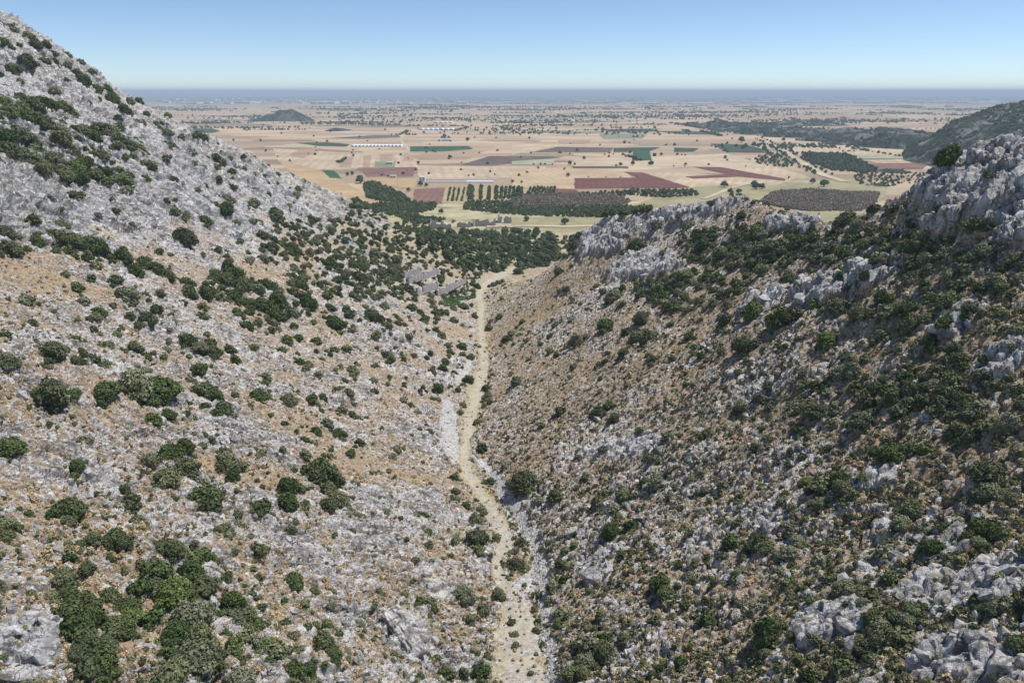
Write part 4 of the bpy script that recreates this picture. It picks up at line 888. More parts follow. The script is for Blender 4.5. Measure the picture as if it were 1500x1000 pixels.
k = r.random(len(P)) < d; q = P[k]; sz = np.clip(r.lognormal(-1.12, .5, len(q)), .14, 1.3) * np.where(gvl[k] > .4, .6, 1)
scatter('loose_stones', STN, q, sz, 'loose angular limestone over the slopes and stream bed', tilt=.6, seed=5); print('stones', len(q))
BL = [(645, 868, 15, 'pale rounded boulder above the tilted slab'), (40, 905, 20, 'whitish flat boulder at the lower left corner'), (62, 950, 26, 'cracked white boulder at the bottom left corner'), (20, 985, 22, 'white boulder cut by the photo corner at bottom left'),
      (432, 893, 9, 'small white boulder below the lower left thicket'), (770, 690, 8, 'grey boulder above the dark bush right of the track'), (838, 778, 13, 'grey block at the lip of the gully'), (868, 842, 16, 'split grey boulder on the lower right bank'),
      (925, 655, 14, 'pale block in the scrub right of the track'), (1075, 545, 10, 'white block in the middle right scrub'), (1120, 440, 14, 'grey boulder left of the long rib'), (1172, 437, 15, 'pale end boulder of the long rib'),
      (1268, 392, 15, 'pale boulder on top of the long rib'), (1362, 222, 15, 'light boulder beside the lone bright bush'), (1462, 226, 14, 'white round boulder on the crag skyline'), (1492, 236, 12, 'pale boulder at the right end of the crag'),
      (1350, 790, 14, 'pale boulder below the middle right scrub'), (1262, 832, 13, 'white block left of the lower right bush'), (1310, 812, 12, 'pale stone block above the lower right slab'), (1440, 820, 15, 'jumbled pale boulder near the right edge'),
      (1240, 915, 17, 'pale slab boulder beside the lower bush'), (1175, 925, 14, 'pale block left of the lower right bush'), (1350, 960, 18, 'wedge shaped boulder at bottom right'), (1465, 965, 22, 'large white boulder in the bottom right corner'),
      (1395, 930, 14, 'grey boulder above the wedge shaped one'), (990, 322, 8, 'pale block on the flank of the knoll'), (945, 405, 10, 'blocky boulder on the grey ledge'), (905, 420, 10, 'grey boulder at the left end of the ledge'),
      (540, 480, 7, 'pale stone block below the grey ruin'), (700, 770, 7, 'pale stone at the left edge of the track'), (620, 760, 9, 'pale block in orange grass left of the track'), (470, 810, 8, 'pale block right of the lower thicket')]
bp = hit([b_[0] for b_ in BL], [b_[1] + 3 for b_ in BL])
for k, ((u, v, s_, lab), p) in enumerate(zip(BL, bp)):
    dep = p[1] * cs - (p[2] - H_CAM) * sn; rr = s_ * dep / FPX
    o = obj('boulder', BLD[k % 8], label=lab, category='boulder', group='limestone boulders on the slopes')
    o.location = (p[0], p[1], float(ground(p[0], p[1])) + .05 * rr); o.scale = (rr, rr, rr); o.rotation_euler = (r2.normal(0, .25), r2.normal(0, .25), r2.uniform(0, 6.28))
# the tilted slab by the track, with the hollow under its lower edge
def slab():
    n, mm = 46, 30; U_, V_ = np.meshgrid(np.linspace(-1, 1, n), np.linspace(-1, 1, mm))
    ed = np.clip(1 - np.maximum(np.abs(U_) ** 3, np.abs(V_) ** 3), 0, 1) ** .4
    Pn = np.stack([U_ * 3.1, V_ * 2., 0 * U_], -1)
    top = ed * (1.2 + .5 * fbm(Pn / 1.6, 4, 4) - .5 * np.abs(V_)) + .16 * (np.abs(((V_ * 2 + .7 * fbm(Pn * .6, 3, 5)) % 1.0) - .5) * 2) * ed
    wobx = .3 * fbm(Pn * .7, 2, 12)
    T = np.stack([U_ * 4.6 + wobx, V_ * 2.0 + wobx * .6, top], -1).reshape(-1, 3); B = np.stack([U_ * 4.6 + wobx, V_ * 2.0 + wobx * .6, -.5 * ed - .1], -1).reshape(-1, 3)
    i = np.arange(n * mm).reshape(mm, n); q = np.stack([i[:-1, :-1], i[:-1, 1:], i[1:, 1:], i[1:, :-1]], -1).reshape(-1, 4)
    return mesh_np('rock_slab', np.concatenate([T, B]), np.concatenate([q, q[:, ::-1] + n * mm]))
p = hit([592], [935])[0]
o = obj('rock_slab', slab(), M_rock, label='long tilted grey slab with a dark hollow beside the lower track', category='rock')
o.location = (p[0], p[1], float(ground(p[0], p[1])) + .9); o.rotation_euler = (math.radians(24), math.radians(22), math.radians(-52)); o.scale = (.92, .75, .8)
print('stones', time.time() - T0)

# ------------------------------------------------------------------ trees of the grove and of the plain
def grove_tree(x, y, z, s, me, label, name='olive_tree', cat='tree', group='trees of the grove at the valley mouth', hs=1.0):
    e = bpy.data.objects.new(name, None); C.objects.link(e); e.location = (x, y, z - .05); e.rotation_euler = (0, 0, r2.uniform(0, 6.28)); e.scale = (s, s, s * hs)
    e['label'] = label; e['category'] = cat; e['group'] = group
    c = obj('crown', me, parent=e); c.location = (0, 0, .28); obj('trunk', TRK, parent=e)
def grove_label(p, side):
    u, v = project(p[0], p[1], p[2])
    row_ = 'far edge' if v < 350 else ('upper part' if v < 360 else ('middle' if v < 372 else ('lower part' if v < 386 else 'near edge')))
    col_ = 'left end' if u < 640 else ('left half' if u < 690 else ('right half' if u < 740 else 'right end')) if side.startswith('left') else ''
    return 'grove tree %s, %s%s' % (side, row_, (', ' + col_) if col_ else '')
TRK = stem_mesh(560, 'trunk', .75, 3, .075)
def E(l): return [(500 + x / 3.75, 300 + y / 3.75) for x, y in l]
gA = E([(425, 140), (600, 160), (1080, 160), (1040, 220), (985, 290), (990, 350), (940, 352), (850, 375), (700, 365), (600, 330), (560, 250), (430, 300)])
gB = E([(1120, 170), (1330, 165), (1290, 230), (1180, 300), (1080, 340), (1020, 350), (1040, 280), (1080, 220)])
Pg = spaced(gA, 200, 7.0, 31); 
for p in Pg: grove_tree(*p, r2.uniform(3.2, 5.0), GRV[r2.integers(4)], grove_label(p, 'left of the track end'))
Pg2 = spaced(gB, 75, 6.6, 32)
for p in Pg2: grove_tree(*p, r2.uniform(3.0, 4.4), GRV[r2.integers(4)], grove_label(p, 'right of the track end'))
print('grove', len(Pg), len(Pg2))
fill = np.concatenate([spaced(gA, 420, 2.6, 33), spaced(gB, 200, 2.6, 34), spaced(E([(0, 60), (420, 140), (560, 330), (420, 480), (150, 420), (0, 300)]), 260, 5.0, 35)])
scatter('undergrowth', GRV, fill, r2.uniform(1.0, 2.3, len(fill)), 'dark green undergrowth filling the grove at the valley mouth', seed=6)
# thickets of the near plain
thick = [([(500, 640), (560, 632), (690, 690), (760, 740), (640, 735), (520, 715)], 2, GRV, 5.0, 160, 'dark grove right of the golden field', 3.4),
         ([(540, 750), (700, 740), (900, 745), (880, 780), (700, 820), (560, 790), (420, 770), (440, 730)], 2, GRV, 4.0, 300, 'green thicket below the grove and red plot', 2.4),
         ([(1060, 735), (1500, 730), (1600, 800), (1400, 810), (1200, 795), (1050, 775)], 2, GRV, 4.0, 420, 'green thicket fringe below the orchard rows', 2.2),
         ([(700, 790), (860, 830), (960, 830), (860, 860), (720, 850)], 2, GRV, 4.5, 90, 'mixed bushes left of the grey ruins', 2.5)]
for poly, k, ms, dm, n, lab, sz in thick:
    Q = spaced(cr(k, poly), n, dm, 40 + n); scatter('thicket', ms, Q, r2.uniform(.8, 1.5, len(Q)) * sz, lab, seed=n)
Q = spaced(cr(3, [(0, 700), (250, 695), (560, 700), (650, 735), (560, 765), (0, 775)]), 1500, 3.4, 51); scatter('thicket', BRN, Q, r2.uniform(2.4, 3.6, len(Q)), 'brown grey thicket in the middle of the near plain', seed=51)
Q = spaced(cr(3, [(0, 765), (560, 755), (700, 765), (760, 790), (560, 822), (200, 815), (0, 795)]), 500, 4.0, 52); scatter('thicket', GRV, Q, r2.uniform(2.2, 3.6, len(Q)), 'green thicket fringe before the brown thicket', seed=52)
Q = spaced(cr(3, [(370, 690), (560, 678), (760, 672), (1000, 670), (1020, 700), (820, 715), (700, 702), (370, 702)]), 150, 5.5, 53); scatter('thicket', GRV, Q, r2.uniform(1.8, 3.6, len(Q)), 'line of bushes below the maroon field', seed=53)
Q = spaced(cr(4, [(50, 735), (130, 682), (350, 670), (500, 682), (700, 690), (680, 740), (600, 785), (300, 785), (150, 762)]), 1400, 3.2, 54); scatter('thicket', BRN, Q, r2.uniform(2.8, 3.9, len(Q)), 'flat topped grey thicket in the meadow at right', seed=54)
Q = spaced(cr(4, [(275, 470), (530, 478), (690, 560), (620, 580), (440, 560), (300, 505)]), 420, 5.5, 55); scatter('thicket', FAR, Q, r2.uniform(3.6, 5.6, len(Q)), 'blue green plantation beyond the grey thicket', seed=55)
Q = spaced(cr(4, [(0, 410), (60, 430), (230, 520), (230, 545), (60, 540), (10, 500), (90, 470)]), 110, 7.0, 56); scatter('thicket', FAR, Q, r2.uniform(2.4, 4.0, len(Q)), 'grove left of the tree lined road', seed=56)
Q = spaced(cr(4, [(560, 600), (640, 570), (820, 560), (1000, 560), (980, 620), (760, 650), (600, 640)]), 150, 6.0, 57); scatter('thicket', FAR, Q, r2.uniform(1.6, 3.2, len(Q)), 'scattered bushes under the far right hill', seed=57)
# orchard rows: single trees
nums = ['first', 'second', 'third', 'fourth', 'fifth', 'sixth', 'seventh', 'eighth', 'ninth', 'tenth', 'eleventh', 'twelfth', 'thirteenth', 'fourteenth', 'fifteenth', 'sixteenth', 'seventeenth', 'eighteenth', 'nineteenth', 'twentieth', 'twenty-first', 'twenty-second', 'twenty-third', 'twenty-fourth', 'twenty-fifth', 'twenty-sixth', 'twenty-seventh', 'twenty-eighth', 'twenty-ninth', 'thirtieth', 'thirty-first', 'thirty-second', 'thirty-third', 'thirty-fourth']
cnt = 0
def row(k, a, b, n, s, me, lab, name='orchard_tree', group='orchard trees in rows'):
    global cnt
    uv = cr(k, [a, b]); P2 = flat_pt(uv[:, 0], uv[:, 1])
    for j in range(n):
        q = P2[0] + (P2[1] - P2[0]) * (j + .5) / n + r2.normal(0, .25, 2); cnt += 1
        grove_tree(q[0], q[1], 0, s * r2.uniform(.8, 1.15), me[r2.integers(len(me))], lab, name, 'tree', group)
for i, x in enumerate([965, 990, 1015, 1042]): row(2, (x - 6 + 0 * i, 735), (x + 8, 662), 9, 2.2, FAR, ['leftmost', 'second', 'third', 'fourth'][i] + ' thin row of small trees beside the red plot')
for i, x in enumerate([1075, 1092, 1140, 1185, 1225]): row(2, (x, 730), (x + 3, 655), 10, 3.4, GRV, 'taller tree in row %s of the dark orchard rows' % ['one', 'two', 'three', 'four', 'five'][i])
for i, x in enumerate(range(1250, 1380, 22)): row(2, (x, 725), (x + 8, 660), 8, 3.0, FAR, 'grey tree in row %s of the dense middle orchard rows' % nums[i])
for i, x in enumerate(range(1395, 1530, 19)): row(2, (x - 4, 710), (x + 22, 658), 7, 2.6, FAR, 'round olive tree in slanting orchard row %s from the left' % nums[i])
print('orchard', cnt)
# single trees of the plain
ST = [(2,480,620,30),(2,410,585,14),(2,435,580,14),(2,690,522,9),(2,798,522,12),(2,1068,395,14),(2,965,385,12),(2,935,390,12),(2,912,400,8),(2,950,392,12),(2,842,462,8),(2,880,458,10),(2,893,460,8),(2,1047,468,7),(2,1132,466,7),(2,1417,466,8),(2,1408,385,9),(2,1108,382,6),(2,1102,588,10),(2,1218,585,6),(2,810,640,18),(2,840,645,14),(2,640,672,10),(2,600,588,9),(2,632,594,8),(2,715,580,12),(2,1315,625,12),(2,1365,628,10),(2,1350,680,26),(2,1392,830,18),(2,925,790,18),(2,745,672,16),(2,490,292,10),(2,440,450,6),(2,585,445,6),(2,235,435,5),(2,860,420,6),(2,745,892,14),
      (3,308,590,15),(3,318,526,16),(3,345,528,9),(3,395,496,12),(3,598,530,12),(3,663,527,16),(3,762,527,17),(3,648,465,12),(3,498,340,14),(3,495,352,10),(3,740,352,11),(3,785,330,11),(3,618,410,12),(3,645,410,6),(3,668,378,9),(3,780,475,9),(3,820,475,11),(3,908,475,10),(3,932,478,6),(3,952,478,6),(3,1170,494,11),(3,1080,530,8),(3,1260,400,22),(3,1330,425,18),(3,105,466,8),(3,318,472,6),(3,535,468,7),(3,508,475,7),(3,557,474,5),(3,95,385,9),(3,412,364,5),(3,438,316,9),(3,543,316,7),(3,158,528,8),(3,182,528,7),(3,222,530,7),(3,118,528,6),(3,290,848,26),(3,80,832,20),(3,505,855,18),(3,735,690,26),(3,660,685,22),(3,835,690,24),(3,955,690,24),(3,1165,645,24),(3,1330,640,22),(3,1340,655,26),(3,1200,680,20),(3,1250,720,30),(3,1245,680,18),(3,1205,700,18),(3,1320,765,24),(3,1265,825,0),(3,420,598,5),(3,517,598,5),(3,595,600,5),(3,888,538,5),(3,950,538,5),(3,1283,540,5),(3,165,315,7),(3,60,345,4),(3,235,885,0),
      (4,195,780,22),(4,372,802,7),(4,15,765,22),(4,400,640,28),(4,340,625,20),(4,60,655,22),(4,20,640,18),(4,208,602,8),(4,310,395,14),(4,250,395,10),(4,180,395,12),(4,400,428,6),(4,730,590,0),(4,1110,298,12)]
dirw = {2: 'left', 3: 'middle', 4: 'right'}; nst = 0; used = {}
for (k, x, y, s_) in ST:
    if s_ == 0: continue
    (u, v), = cr(k, [(x, y)]); q = flat_pt(np.array([u]), np.array([v + s_ * .4 / 3.75]))[0]
    if q[1] > 4000: continue
    dep = q[1] * cs + H_CAM * sn; rr = s_ / 3.75 * dep / FPX * 1.05
    band = 'near part' if v > 262 else ('middle distance' if v > 225 else 'far distance'); base = 'lone round tree on the plain, %s, %s of the photo' % (band, dirw[k])
    used.setdefault(base, []).append((u, q, rr))
for base, L in used.items():
    L.sort(key=lambda a: a[0])
    for k, (u, q, rr) in enumerate(L):
        grove_tree(q[0], q[1], 0, rr, (GRV if rr > 2.5 else FAR)[r2.integers(4)], (nums[k % 34] + ' from left, ' + base).replace(' of the photo', '').replace('lone round tree on the plain', 'lone round plain tree'), 'plain_tree', 'tree', 'lone trees dotted over the plain'); nst += 1
# cypresses by the road
CYP = crown_mesh('crown', 450, 500, .12, 9, 1.3, mat=M_grove)
for k_, (x, y, h) in enumerate([(140, 495, 26), (305, 500, 18), (322, 500, 16), (500, 495, 16), (515, 497, 18), (430, 480, 10), (400, 478, 9)]):
    (u, v), = cr(4, [(x, y)]); q = flat_pt(np.array([u]), np.array([v]))[0]; hh = h / 3.75 * (q[1] * cs) / FPX * 1.6
    grove_tree(q[0], q[1], 0, 1.9, CYP, nums[k_] + ' cypress from the left beside the plantation at right', 'cypress', 'tree', 'slim cypresses near the tree lined road', hh / 1.9)
# the two rows along the road
for side, lab in ((-11, 'roadside tree on the left of the pale diagonal road'), (11, 'roadside tree on the right of the pale diagonal road')):
    uv = cr(4, [(40, 385), (160, 445), (280, 520), (400, 592)]); PP = flat_pt(uv[:, 0], uv[:, 1])
    for j in range(30):
        tt = (j + r2.uniform(.1, .9)) / 30 * 3; a_ = min(int(tt), 2); q = PP[a_] + (PP[a_ + 1] - PP[a_]) * (tt - a_); dd = PP[a_ + 1] - PP[a_]; dd /= np.hypot(*dd)
        q = q + np.array([dd[1], -dd[0]]) * side + r2.normal(0, 2, 2)
        grove_tree(q[0], q[1], 0, r2.uniform(2.2, 5.0), FAR[r2.integers(4)], lab + [', far end', ', middle stretch', ', near end'][a_], 'roadside_tree', 'tree', 'trees along the pale diagonal road')
# far trees and hedges as one mass
rf = np.random.default_rng(77); HP = []
for k in range(420):
    y = 10 ** rf.uniform(3.02, 3.82); x = y * rf.uniform(-.62, .68); L = rf.uniform(30, 260) * (y / 1500) ** .5; a_ = rf.choice([.1, -.06, 1.5, 1.66]) + rf.normal(0, .05)
    if rf.random() > .07 + .6 * sstep(1900, 3800, y): continue
    n = int(L / 7 * rf.uniform(.3, 1.1)) + 2; tt = rf.uniform(0, L, n)
    HP.append(np.stack([x + tt * math.cos(a_) + rf.normal(0, 3, n), y + tt * math.sin(a_) + rf.normal(0, 3, n), 0 * tt], -1))
for k in range(110):
    y = 10 ** rf.uniform(3.35, 3.95); x = y * rf.uniform(-.62, .7); n = int(rf.uniform(15, 90)); HP.append(np.stack([x + rf.normal(0, 90, n), y + rf.normal(0, 28, n), np.zeros(n)], -1))
y = 10 ** rf.uniform(2.95, 3.8, 260); HP.append(np.stack([y * rf.uniform(-.62, .7, 260), y, 0 * y], -1))
HP = np.concatenate(HP); uu, vv = project(HP[:, 0], HP[:, 1], HP[:, 2]); HP = HP[(HP[:, 1] > 900) & ~((vv > 262) & (uu > 420) & (uu < 1500))]
scatter('distant_trees', FAR, HP, rf.uniform(2.0, 5.0, len(HP)) * (HP[:, 1] / 1800) ** .35, 'hedges and far tree lines blurred in the haze', seed=9); print('far', len(HP), 'single', nst)
# bushes on the right hill and the low hills
Q = np.stack([rf.uniform(740, 1750, 14000), rf.uniform(1000, 1700, 14000)], -1); z = bighill(Q[:, 0], Q[:, 1]); kk = (z > 1) & (fbm(np.stack([Q[:, 0], Q[:, 1], 0 * z], -1) / 60., 3, 2) > -.35)
dg_ = bpy.context.evaluated_depsgraph_get()
Qk, zk = Q[kk], z[kk]; P3 = np.stack([Qk[:, 0], Qk[:, 1], 0 * zk], -1); zz = zk + 8 * fbm(P3 / 90., 4, 3) * sstep(0, 12, zk) + 1.0
scatter('hill_scrub', FAR, np.stack([Qk[:, 0], Qk[:, 1], zz], -1), rf.uniform(2.0, 4.6, len(zz)), 'dark scrub covering the large far right hill', seed=10)

Q = np.stack([rf.uniform(680, 1850, 26000), rf.uniform(1500, 3300, 26000)], -1); z = gsum(low)(Q[:, 0], Q[:, 1]); P3 = np.stack([Q[:, 0], Q[:, 1], 0 * z], -1)
kk = (z > .5) & (fbm(P3 / 70., 3, 2) > -.25) & (rf.random(26000) < .55); zz = z + 8 * fbm(P3 / 90., 4, 3) * sstep(0, 12, z) + 1.0
scatter('hill_scrub', FAR, np.stack([Q[kk, 0], Q[kk, 1], zz[kk]], -1), rf.uniform(2.2, 5.5, kk.sum()), 'dark scrub on the low rocky hills before the town', seed=12)
# belts of trees in the middle distance
for k, (u, v, wd, n) in enumerate([(700, 157, 110, 260), (880, 172, 90, 200), (1000, 170, 70, 160), (640, 176, 50, 90), (800, 178, 55, 110), (300, 180, 30, 60), (260, 161, 40, 80), (940, 196, 60, 40), (1170, 215, 60, 110), (560, 160, 60, 120), (1240, 177, 60, 160), (740, 190, 30, 50), (1060, 165, 60, 150)]):
    x, y = upt(u, v); sx = wd * y / FPX; Q = np.stack([x + rf.normal(0, sx, n), y + rf.normal(0, .028 * y, n), np.zeros(n)], -1)
    scatter('tree_belt', FAR, Q, rf.uniform(3, 6, n) * (y / 2200) ** .3, nums[k] + ' belt of dark trees out on the hazy plain', seed=300 + k)

# ------------------------------------------------------------------ buildings and ruins
def plainmat(name, c, var=.15, scale=1.5, rough=.8):
    m, t, b = new_mat(name, rough); t.links.new(ramp(t, nnoise(t, geo_pos(t), scale, 4, .6), [(.3, tuple(x * (1 - var) for x in c)), (.7, tuple(min(1, x * (1 + var)) for x in c))]), b.inputs['Base Color']); return m
M_white = plainmat('greenhouse_sheet', (.78, .79, .80), .06, .3, .45); M_wall = plainmat('white_plaster', (.72, .70, .66), .1); M_roof = plainmat('clay_roof', (.36, .17, .11), .2); M_grey = plainmat('metal_end', (.42, .45, .48), .1); M_dk = plainmat('dark_opening', (.05, .05, .055), .2)
def masonry():
    m, t, b = new_mat('ruin_stone'); pos = geo_pos(t)
    br = t.nodes.new('ShaderNodeTexBrick'); br.inputs['Scale'].default_value = 1.; br.inputs['Brick Width'].default_value = 1.1; br.inputs['Row Height'].default_value = .45; br.inputs['Mortar Size'].default_value = .03
    br.inputs['Color1'].default_value = (.52, .485, .475, 1); br.inputs['Color2'].default_value = (.42, .39, .385, 1); br.inputs['Mortar'].default_value = (.2, .185, .18, 1)
    mp = t.nodes.new('ShaderNodeMapping'); mp.inputs['Rotation'].default_value = (math.pi / 2, 0, 0); t.links.new(pos, mp.inputs['Vector']); t.links.new(mp.outputs[0], br.inputs['Vector'])
    c = mixc(t, maprange(t, nnoise(t, pos, .4, 5, .7), .35, .65, 0, .7), br.outputs[0], (.46, .43, .42)); t.links.new(c, b.inputs['Base Color']); return m
M_ruin = masonry()
def box_np(x0, x1, y0, y1, z0, z1):
    V = [(x, y, z) for z in (z0, z1) for x, y in ((x0, y0), (x1, y0), (x1, y1), (x0, y1))]
    return V, [(3, 2, 1, 0), (4, 5, 6, 7), (0, 1, 5, 4), (1, 2, 6, 5), (2, 3, 7, 6), (3, 0, 4, 7)]
def tunnel(L, Wd, h, n=10):
    A = np.linspace(0, math.pi, n); V = [(s, -math.cos(a) * Wd / 2, math.sin(a) ** .8 * h) for s in (0, L) for a in A]
    F = [(i, i + 1, n + i + 1, n + i) for i in range(n - 1)]; return V, F
def end_mesh(L, Wd, h, n=10):
    A = np.linspace(0, math.pi, n); me = bpy.data.meshes.new('end_wall'); V = [(s, -math.cos(a) * Wd / 2, math.sin(a) ** .8 * h) for s in (0, L) for a in A]
    me.from_pydata(V, [], [tuple(range(n)), tuple(range(2 * n - 1, n - 1, -1))]); me.materials.append(M_grey); return me
def greenhouse(px0, px1, py, depth_m, bays, h, label, group, k=2, frac=1.0, along=False):
    uv = cr(k, [(px0, py), (px1, py)]); P2 = flat_pt(uv[:, 0], uv[:, 1]); Wt = np.hypot(*(P2[1] - P2[0])); a_ = math.atan2(*(P2[1] - P2[0])[::-1])
    if along:
        e = bpy.data.objects.new('greenhouse', None); C.objects.link(e); e.location = (*P2[0], 0); e.rotation_euler = (0, 0, a_); e['label'] = label; e['category'] = 'greenhouse'
        if group: e['group'] = group
        V, F = tunnel(Wt, depth_m, h); obj('roof_sheet', mesh_np('roof_sheet', V, F), M_white, e); obj('end_wall', end_mesh(Wt, depth_m, h), parent=e)
        return
    bw = Wt / bays
    V, F = tunnel(depth_m, bw * .94, h); rm = mesh_np('roof_sheet', V, F); rm.materials.append(M_white); em = end_mesh(depth_m, bw * .94, h)
    for i in range(bays):
        c_ = P2[0] + (P2[1] - P2[0]) * (i + .5) / bays
        e = bpy.data.objects.new('greenhouse', None); C.objects.link(e); e.location = (c_[0], c_[1], 0); e.rotation_euler = (0, 0, a_ + math.pi / 2)
        e['label'] = nums[i] + ' from left, ' + label; e['category'] = 'greenhouse'; e['group'] = group
        obj('roof_sheet', rm, parent=e); obj('end_wall', em, parent=e)
greenhouse(425, 706, 432, 34, 14, 3.8, 'white arched tunnel in the long row on the plain', 'row of white tunnels on the plain')
greenhouse(800, 992, 340, 60, 7, 4.5, 'far white tunnel behind the first row', 'farther row of white tunnels')
greenhouse(882, 986, 302, 60, 4, 4.5, 'most distant white tunnel group', 'most distant row of white tunnels')
greenhouse(1430, 1500, 300, 50, 3, 4.0, 'white tunnel beyond the tree line', 'small far tunnels in the middle')
M_long, M_white = M_white, plainmat('old_sheet', (.42, .43, .42), .2, .2, .6)
greenhouse(838, 1060, 628, 4.5, 1, 1.9, 'long low white tunnel above the orchard, duller left half', None, along=True)
M_white = M_long
greenhouse(1062, 1210, 628, 5.0, 1, 2.9, 'bright long white tunnel above the orchard, right half', None, along=True)
M_white = plainmat('worn_sheet', (.5, .5, .49), .2, .2, .6)
greenhouse(845, 1235, 612, 3.5, 1, 1.3, 'thin grey white tunnel behind the long tunnels', None, along=True)
M_white = M_long
greenhouse(160, 215, 292, 30, 2, 4, 'tiny white tunnel far out beside a green strip', 'tiny far tunnels', k=3)
def house(u, v, wd, dp, h, label, roof=M_roof, wall=M_wall, rotz=0., name='farmhouse', flat=False):
    q = flat_pt(np.array([u]), np.array([v]))[0]; e = bpy.data.objects.new(name, None); C.objects.link(e); e.location = (q[0], q[1], 0); e.rotation_euler = (0, 0, rotz); e['label'] = label; e['category'] = 'building'
    e['group'] = 'buildings scattered over the plain'
    V, F = box_np(-wd / 2, wd / 2, -dp / 2, dp / 2, 0, h); obj('wall', mesh_np('wall', V, F), wall, e)
    if flat:
        V, F = box_np(-wd / 2 - .3, wd / 2 + .3, -dp / 2 - .3, dp / 2 + .3, h, h + .35); obj('roof', mesh_np('roof', V, F), wall, e)
    else:
        a, b_, hh = wd / 2 + .4, dp / 2 + .4, h + dp * .28; V = [(-a, -b_, h), (a, -b_, h), (a, b_, h), (-a, b_, h), (-a, 0, hh), (a, 0, hh)]
        me = bpy.data.meshes.new('roof'); me.from_pydata(V, [], [(0, 1, 5, 4), (2, 3, 4, 5), (0, 4, 3), (1, 2, 5), (0, 3, 2, 1)]); obj('roof', me, roof, e)
    for sx in (-.28, .28):
        V, F = box_np(wd * sx - .6, wd * sx + .6, -dp / 2 - .04, -dp / 2 + .02, h * .35, h * .7); obj('window', mesh_np('window', V, F), M_dk, e)
(u, v), = cr(2, [(820, 618)]); house(u, v + 1, 8, 8, 6.5, 'tall white block at the left end of the long tunnels', wall=M_wall, flat=True, name='pump_house')
(u, v), = cr(2, [(660, 601)]); house(u, v, 9, 6, 3, 'little white shed below the red ploughed field', flat=True, name='shed')
(u, v), = cr(2, [(950, 401)]); house(u, v, 22, 10, 5, 'grey farmhouse among dark trees on the plain', roof=M_grey)
(u, v), = cr(2, [(1375, 252)]); house(u, v, 40, 14, 6, 'far farmhouse right of the tree belt')
for (x, y, lab) in [(1405, 248, 'far white barn beyond the middle tree belt'), (640, 528, 'pale shed in the grey green plot')]:
    (u, v), = cr(2, [(x, y)]); house(u, v, 20 if x > 1000 else 12, 8, 4, lab, flat=True, name='shed')
for i, (u, v, wd) in enumerate([(1104, 155.5, 60), (1075, 154, 50), (1130, 160, 40), (1190, 157, 45), (620, 168, 40), (790, 163, 45), (905, 157, 50), (780, 166, 35), (395, 148, 90), (365, 150, 70), (462, 150, 60), (235, 149, 80), (1040, 158, 40), (1345, 157, 60), (1365, 160, 45), (1390, 157, 60), (340, 163, 30), (288, 161, 30), (690, 158, 40), (850, 150, 80), (950, 150, 90), (1010, 149, 110), (560, 154, 60)]):
    house(u, v, wd, wd * .4, wd * .13 + 3, nums[i] + ' in order of the pale buildings in the far haze', flat=(i % 3 != 0), name='far_building', rotz=rf.normal(0, .1), wall=M_wall)
# the blurred town near the horizon
def town():
    V, F, off = [], [], 0
    for k in range(900):
        u = rf.uniform(1060, 1480) if rf.random() < .72 else rf.uniform(230, 1060); v = rf.uniform(141.5, 152) if u > 1060 else rf.uniform(144, 153)
        q = flat_pt(np.array([u]), np.array([v]))[0]; s_ = rf.uniform(12, 60) * (2.2 if rf.random() < .15 else 1); hh = rf.uniform(6, 22)
        a, b_ = box_np(q[0] - s_, q[0] + s_, q[1] - s_, q[1] + s_, 0, hh); V += a; F += [tuple(i + off for i in f) for f in b_]; off += 8
    return mesh_np('distant_town', V, F)
obj('distant_town', town(), plainmat('town_walls', (.76, .75, .72), .08, .002), kind='stuff', label='pale far town blurred along the horizon')

def ruin_wall(L, h, th, seed, name='wall', breaks=(), base=0.):
    """a standing wall of coursed stone whose broken top steps up and down"""
    r = np.random.default_rng(seed); n = max(4, int(L / 1.0)); V, F, off = [], [], 0
    top = h * (.72 + .28 * vnoise(np.stack([np.arange(n) * .45, np.full(n, seed * 1.7), np.zeros(n)], -1), seed)) ; top = top + r.normal(0, .18, n)
    for i in range(n):
        x0, x1 = L * i / n, L * (i + 1) / n
        if any(a <= (x0 + x1) / 2 <= b_ for a, b_ in breaks): top[i] = .45
        j = r.normal(0, .04); a, b_ = box_np(x0, x1 - .015, -th / 2 + j, th / 2 + j, base - .6, max(top[i], .45)); V += a; F += [tuple(q + off for q in f) for f in b_]; off += 8
    return mesh_np(name, V, F)
def ruin(label, walls, cat='ruin'):
    e = bpy.data.objects.new('stone_ruin', None); C.objects.link(e); e['label'] = label; e['category'] = cat
    p0 = hit([walls[0][0][0]], [walls[0][0][1]])[0]; e.location = p0
    for k, (a, b_, h, brk) in enumerate(walls):
        A_, B_ = hit([a[0]], [a[1]])[0], hit([b_[0]], [b_[1]])[0]; L = math.hypot(*(B_ - A_)[:2]); o = obj('wall', ruin_wall(L, h * .72, .9, k + int(a[0]), breaks=brk), M_ruin, e)
        o.location = Vector(A_ - p0); o.rotation_euler = (0, 0, math.atan2(B_[1] - A_[1], B_[0] - A_[0]))
def fz(x, y): return (580 + x / 10.714, 380 + y / 10.714)
ruin('roofless grey stone ruin on the slope left of the track', [(fz(130, 300), fz(380, 345), 6.5, ()), (fz(200, 380), fz(680, 430), 5, ()), (fz(330, 560), fz(660, 560), 6.0, ((3, 5),)), (fz(330, 560), fz(215, 370), 5, ()), (fz(660, 560), fz(640, 400), 4.5, ()), (fz(400, 345), fz(480, 345), 4.5, ())])
ruin('long ruined wall with an arched gap beside the green patch', [(fz(650, 570), fz(1100, 570), 5.0, ()), (fz(850, 470), fz(1040, 450), 5.0, ((6, 9),)), (fz(1100, 570), fz(1090, 440), 4.5, ())])
def gz_(x, y): return (600 + x / 7.5, 300 + y / 7.5)
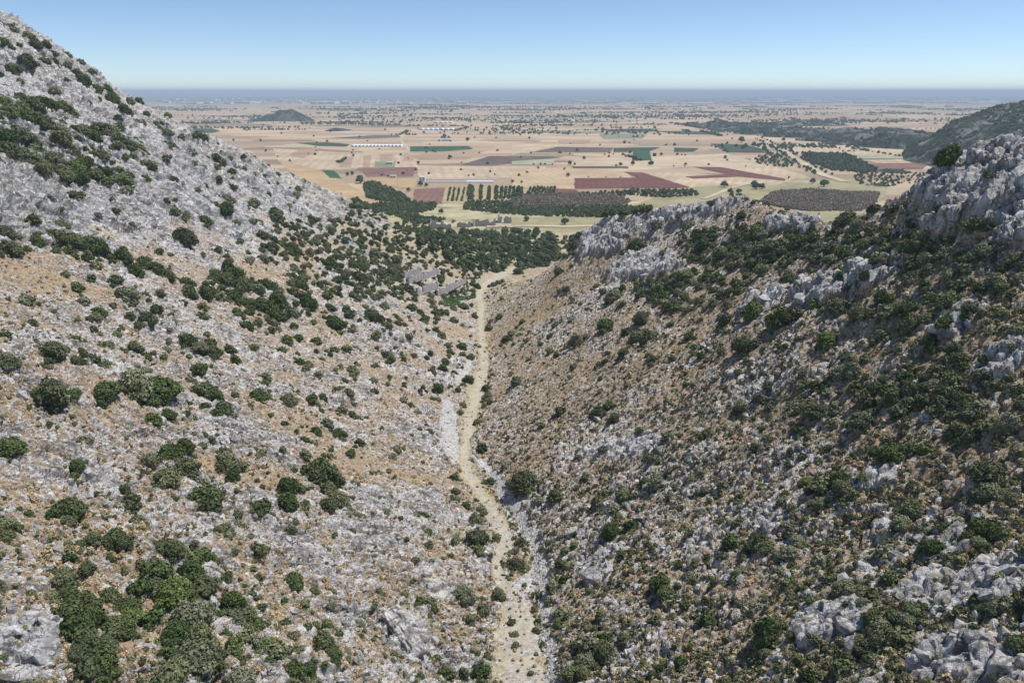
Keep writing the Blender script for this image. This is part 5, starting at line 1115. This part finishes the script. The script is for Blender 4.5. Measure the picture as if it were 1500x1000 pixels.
ruin('wide grey ruined wall, leftmost of three on the meadow', [(gz_(225, 262), gz_(460, 270), 11, ()), (gz_(225, 262), gz_(240, 215), 9, ())])
ruin('middle one of three grey ruined walls on the meadow', [(gz_(520, 245), gz_(675, 245), 9, ())])
ruin('grey ruined wall beside the dark tower, rightmost of three', [(gz_(720, 235), gz_(945, 235), 10, ()), (gz_(700, 240), gz_(720, 235), 11, ())])
ruin('dark broken tower ruin at the end of the ruined walls', [(gz_(975, 200), gz_(1060, 200), 9, ((3, 5),)), (gz_(1060, 203), gz_(1115, 203), 11, ((6, 7),)), (gz_(975, 200), gz_(985, 175), 13, ()), (gz_(1115, 203), gz_(1110, 175), 9, ())])
for k, (x, y, lab) in enumerate([(480, 200, 'small dark tree between the left and middle ruined walls'), (680, 240, 'small dark tree between the middle and right ruined walls'), (1000, 165, 'dark tree growing behind the tower ruin'), (1070, 165, 'dark tree growing inside the tower ruin')]):
    q = hit([gz_(x, y)[0]], [gz_(x, y)[1]])[0]; grove_tree(q[0], q[1], q[2], 2.4, GRV[k], lab, 'plain_tree', 'tree', 'trees beside the ruined walls')
# green patch beside the ruin
Q = spaced([fz(*p) for p in [(690, 700), (760, 620), (880, 590), (1250, 580), (1240, 610), (1000, 650), (980, 720), (780, 735)]], 1300, .75, 88)
M_gr = leaf_mat('green_reeds', [(0, (.07, .14, .035)), (1, (.10, .17, .05))])
scatter('reeds', [crown_mesh('reed_clump', 460 + i, 150, .22, 3, 1.0, mat=M_gr) for i in range(2)], Q, r2.uniform(.5, .9, len(Q)), 'bright green reed patch beside the ruin and track', seed=88)

# ------------------------------------------------------------------ air
V, F = box_np(-70000, 70000, -4000, 70000, -4, 172)
hz = obj('haze', mesh_np('haze', V, F), None, kind='stuff', label='thin blue summer haze over the plain')
m = bpy.data.materials.new('haze_air'); m.use_nodes = True; t = m.node_tree; t.nodes.clear()
pv = t.nodes.new('ShaderNodeVolumePrincipled'); pv.inputs['Color'].default_value = (.72, .88, 1.0, 1); pv.inputs['Density'].default_value = 1.1e-4; pv.inputs['Density Attribute'].default_value = ''; pv.inputs['Temperature Attribute'].default_value = ''
mo_ = t.nodes.new('ShaderNodeOutputMaterial'); t.links.new(pv.outputs[0], mo_.inputs['Volume']); hz.data.materials.append(m)
print('done', time.time() - T0)
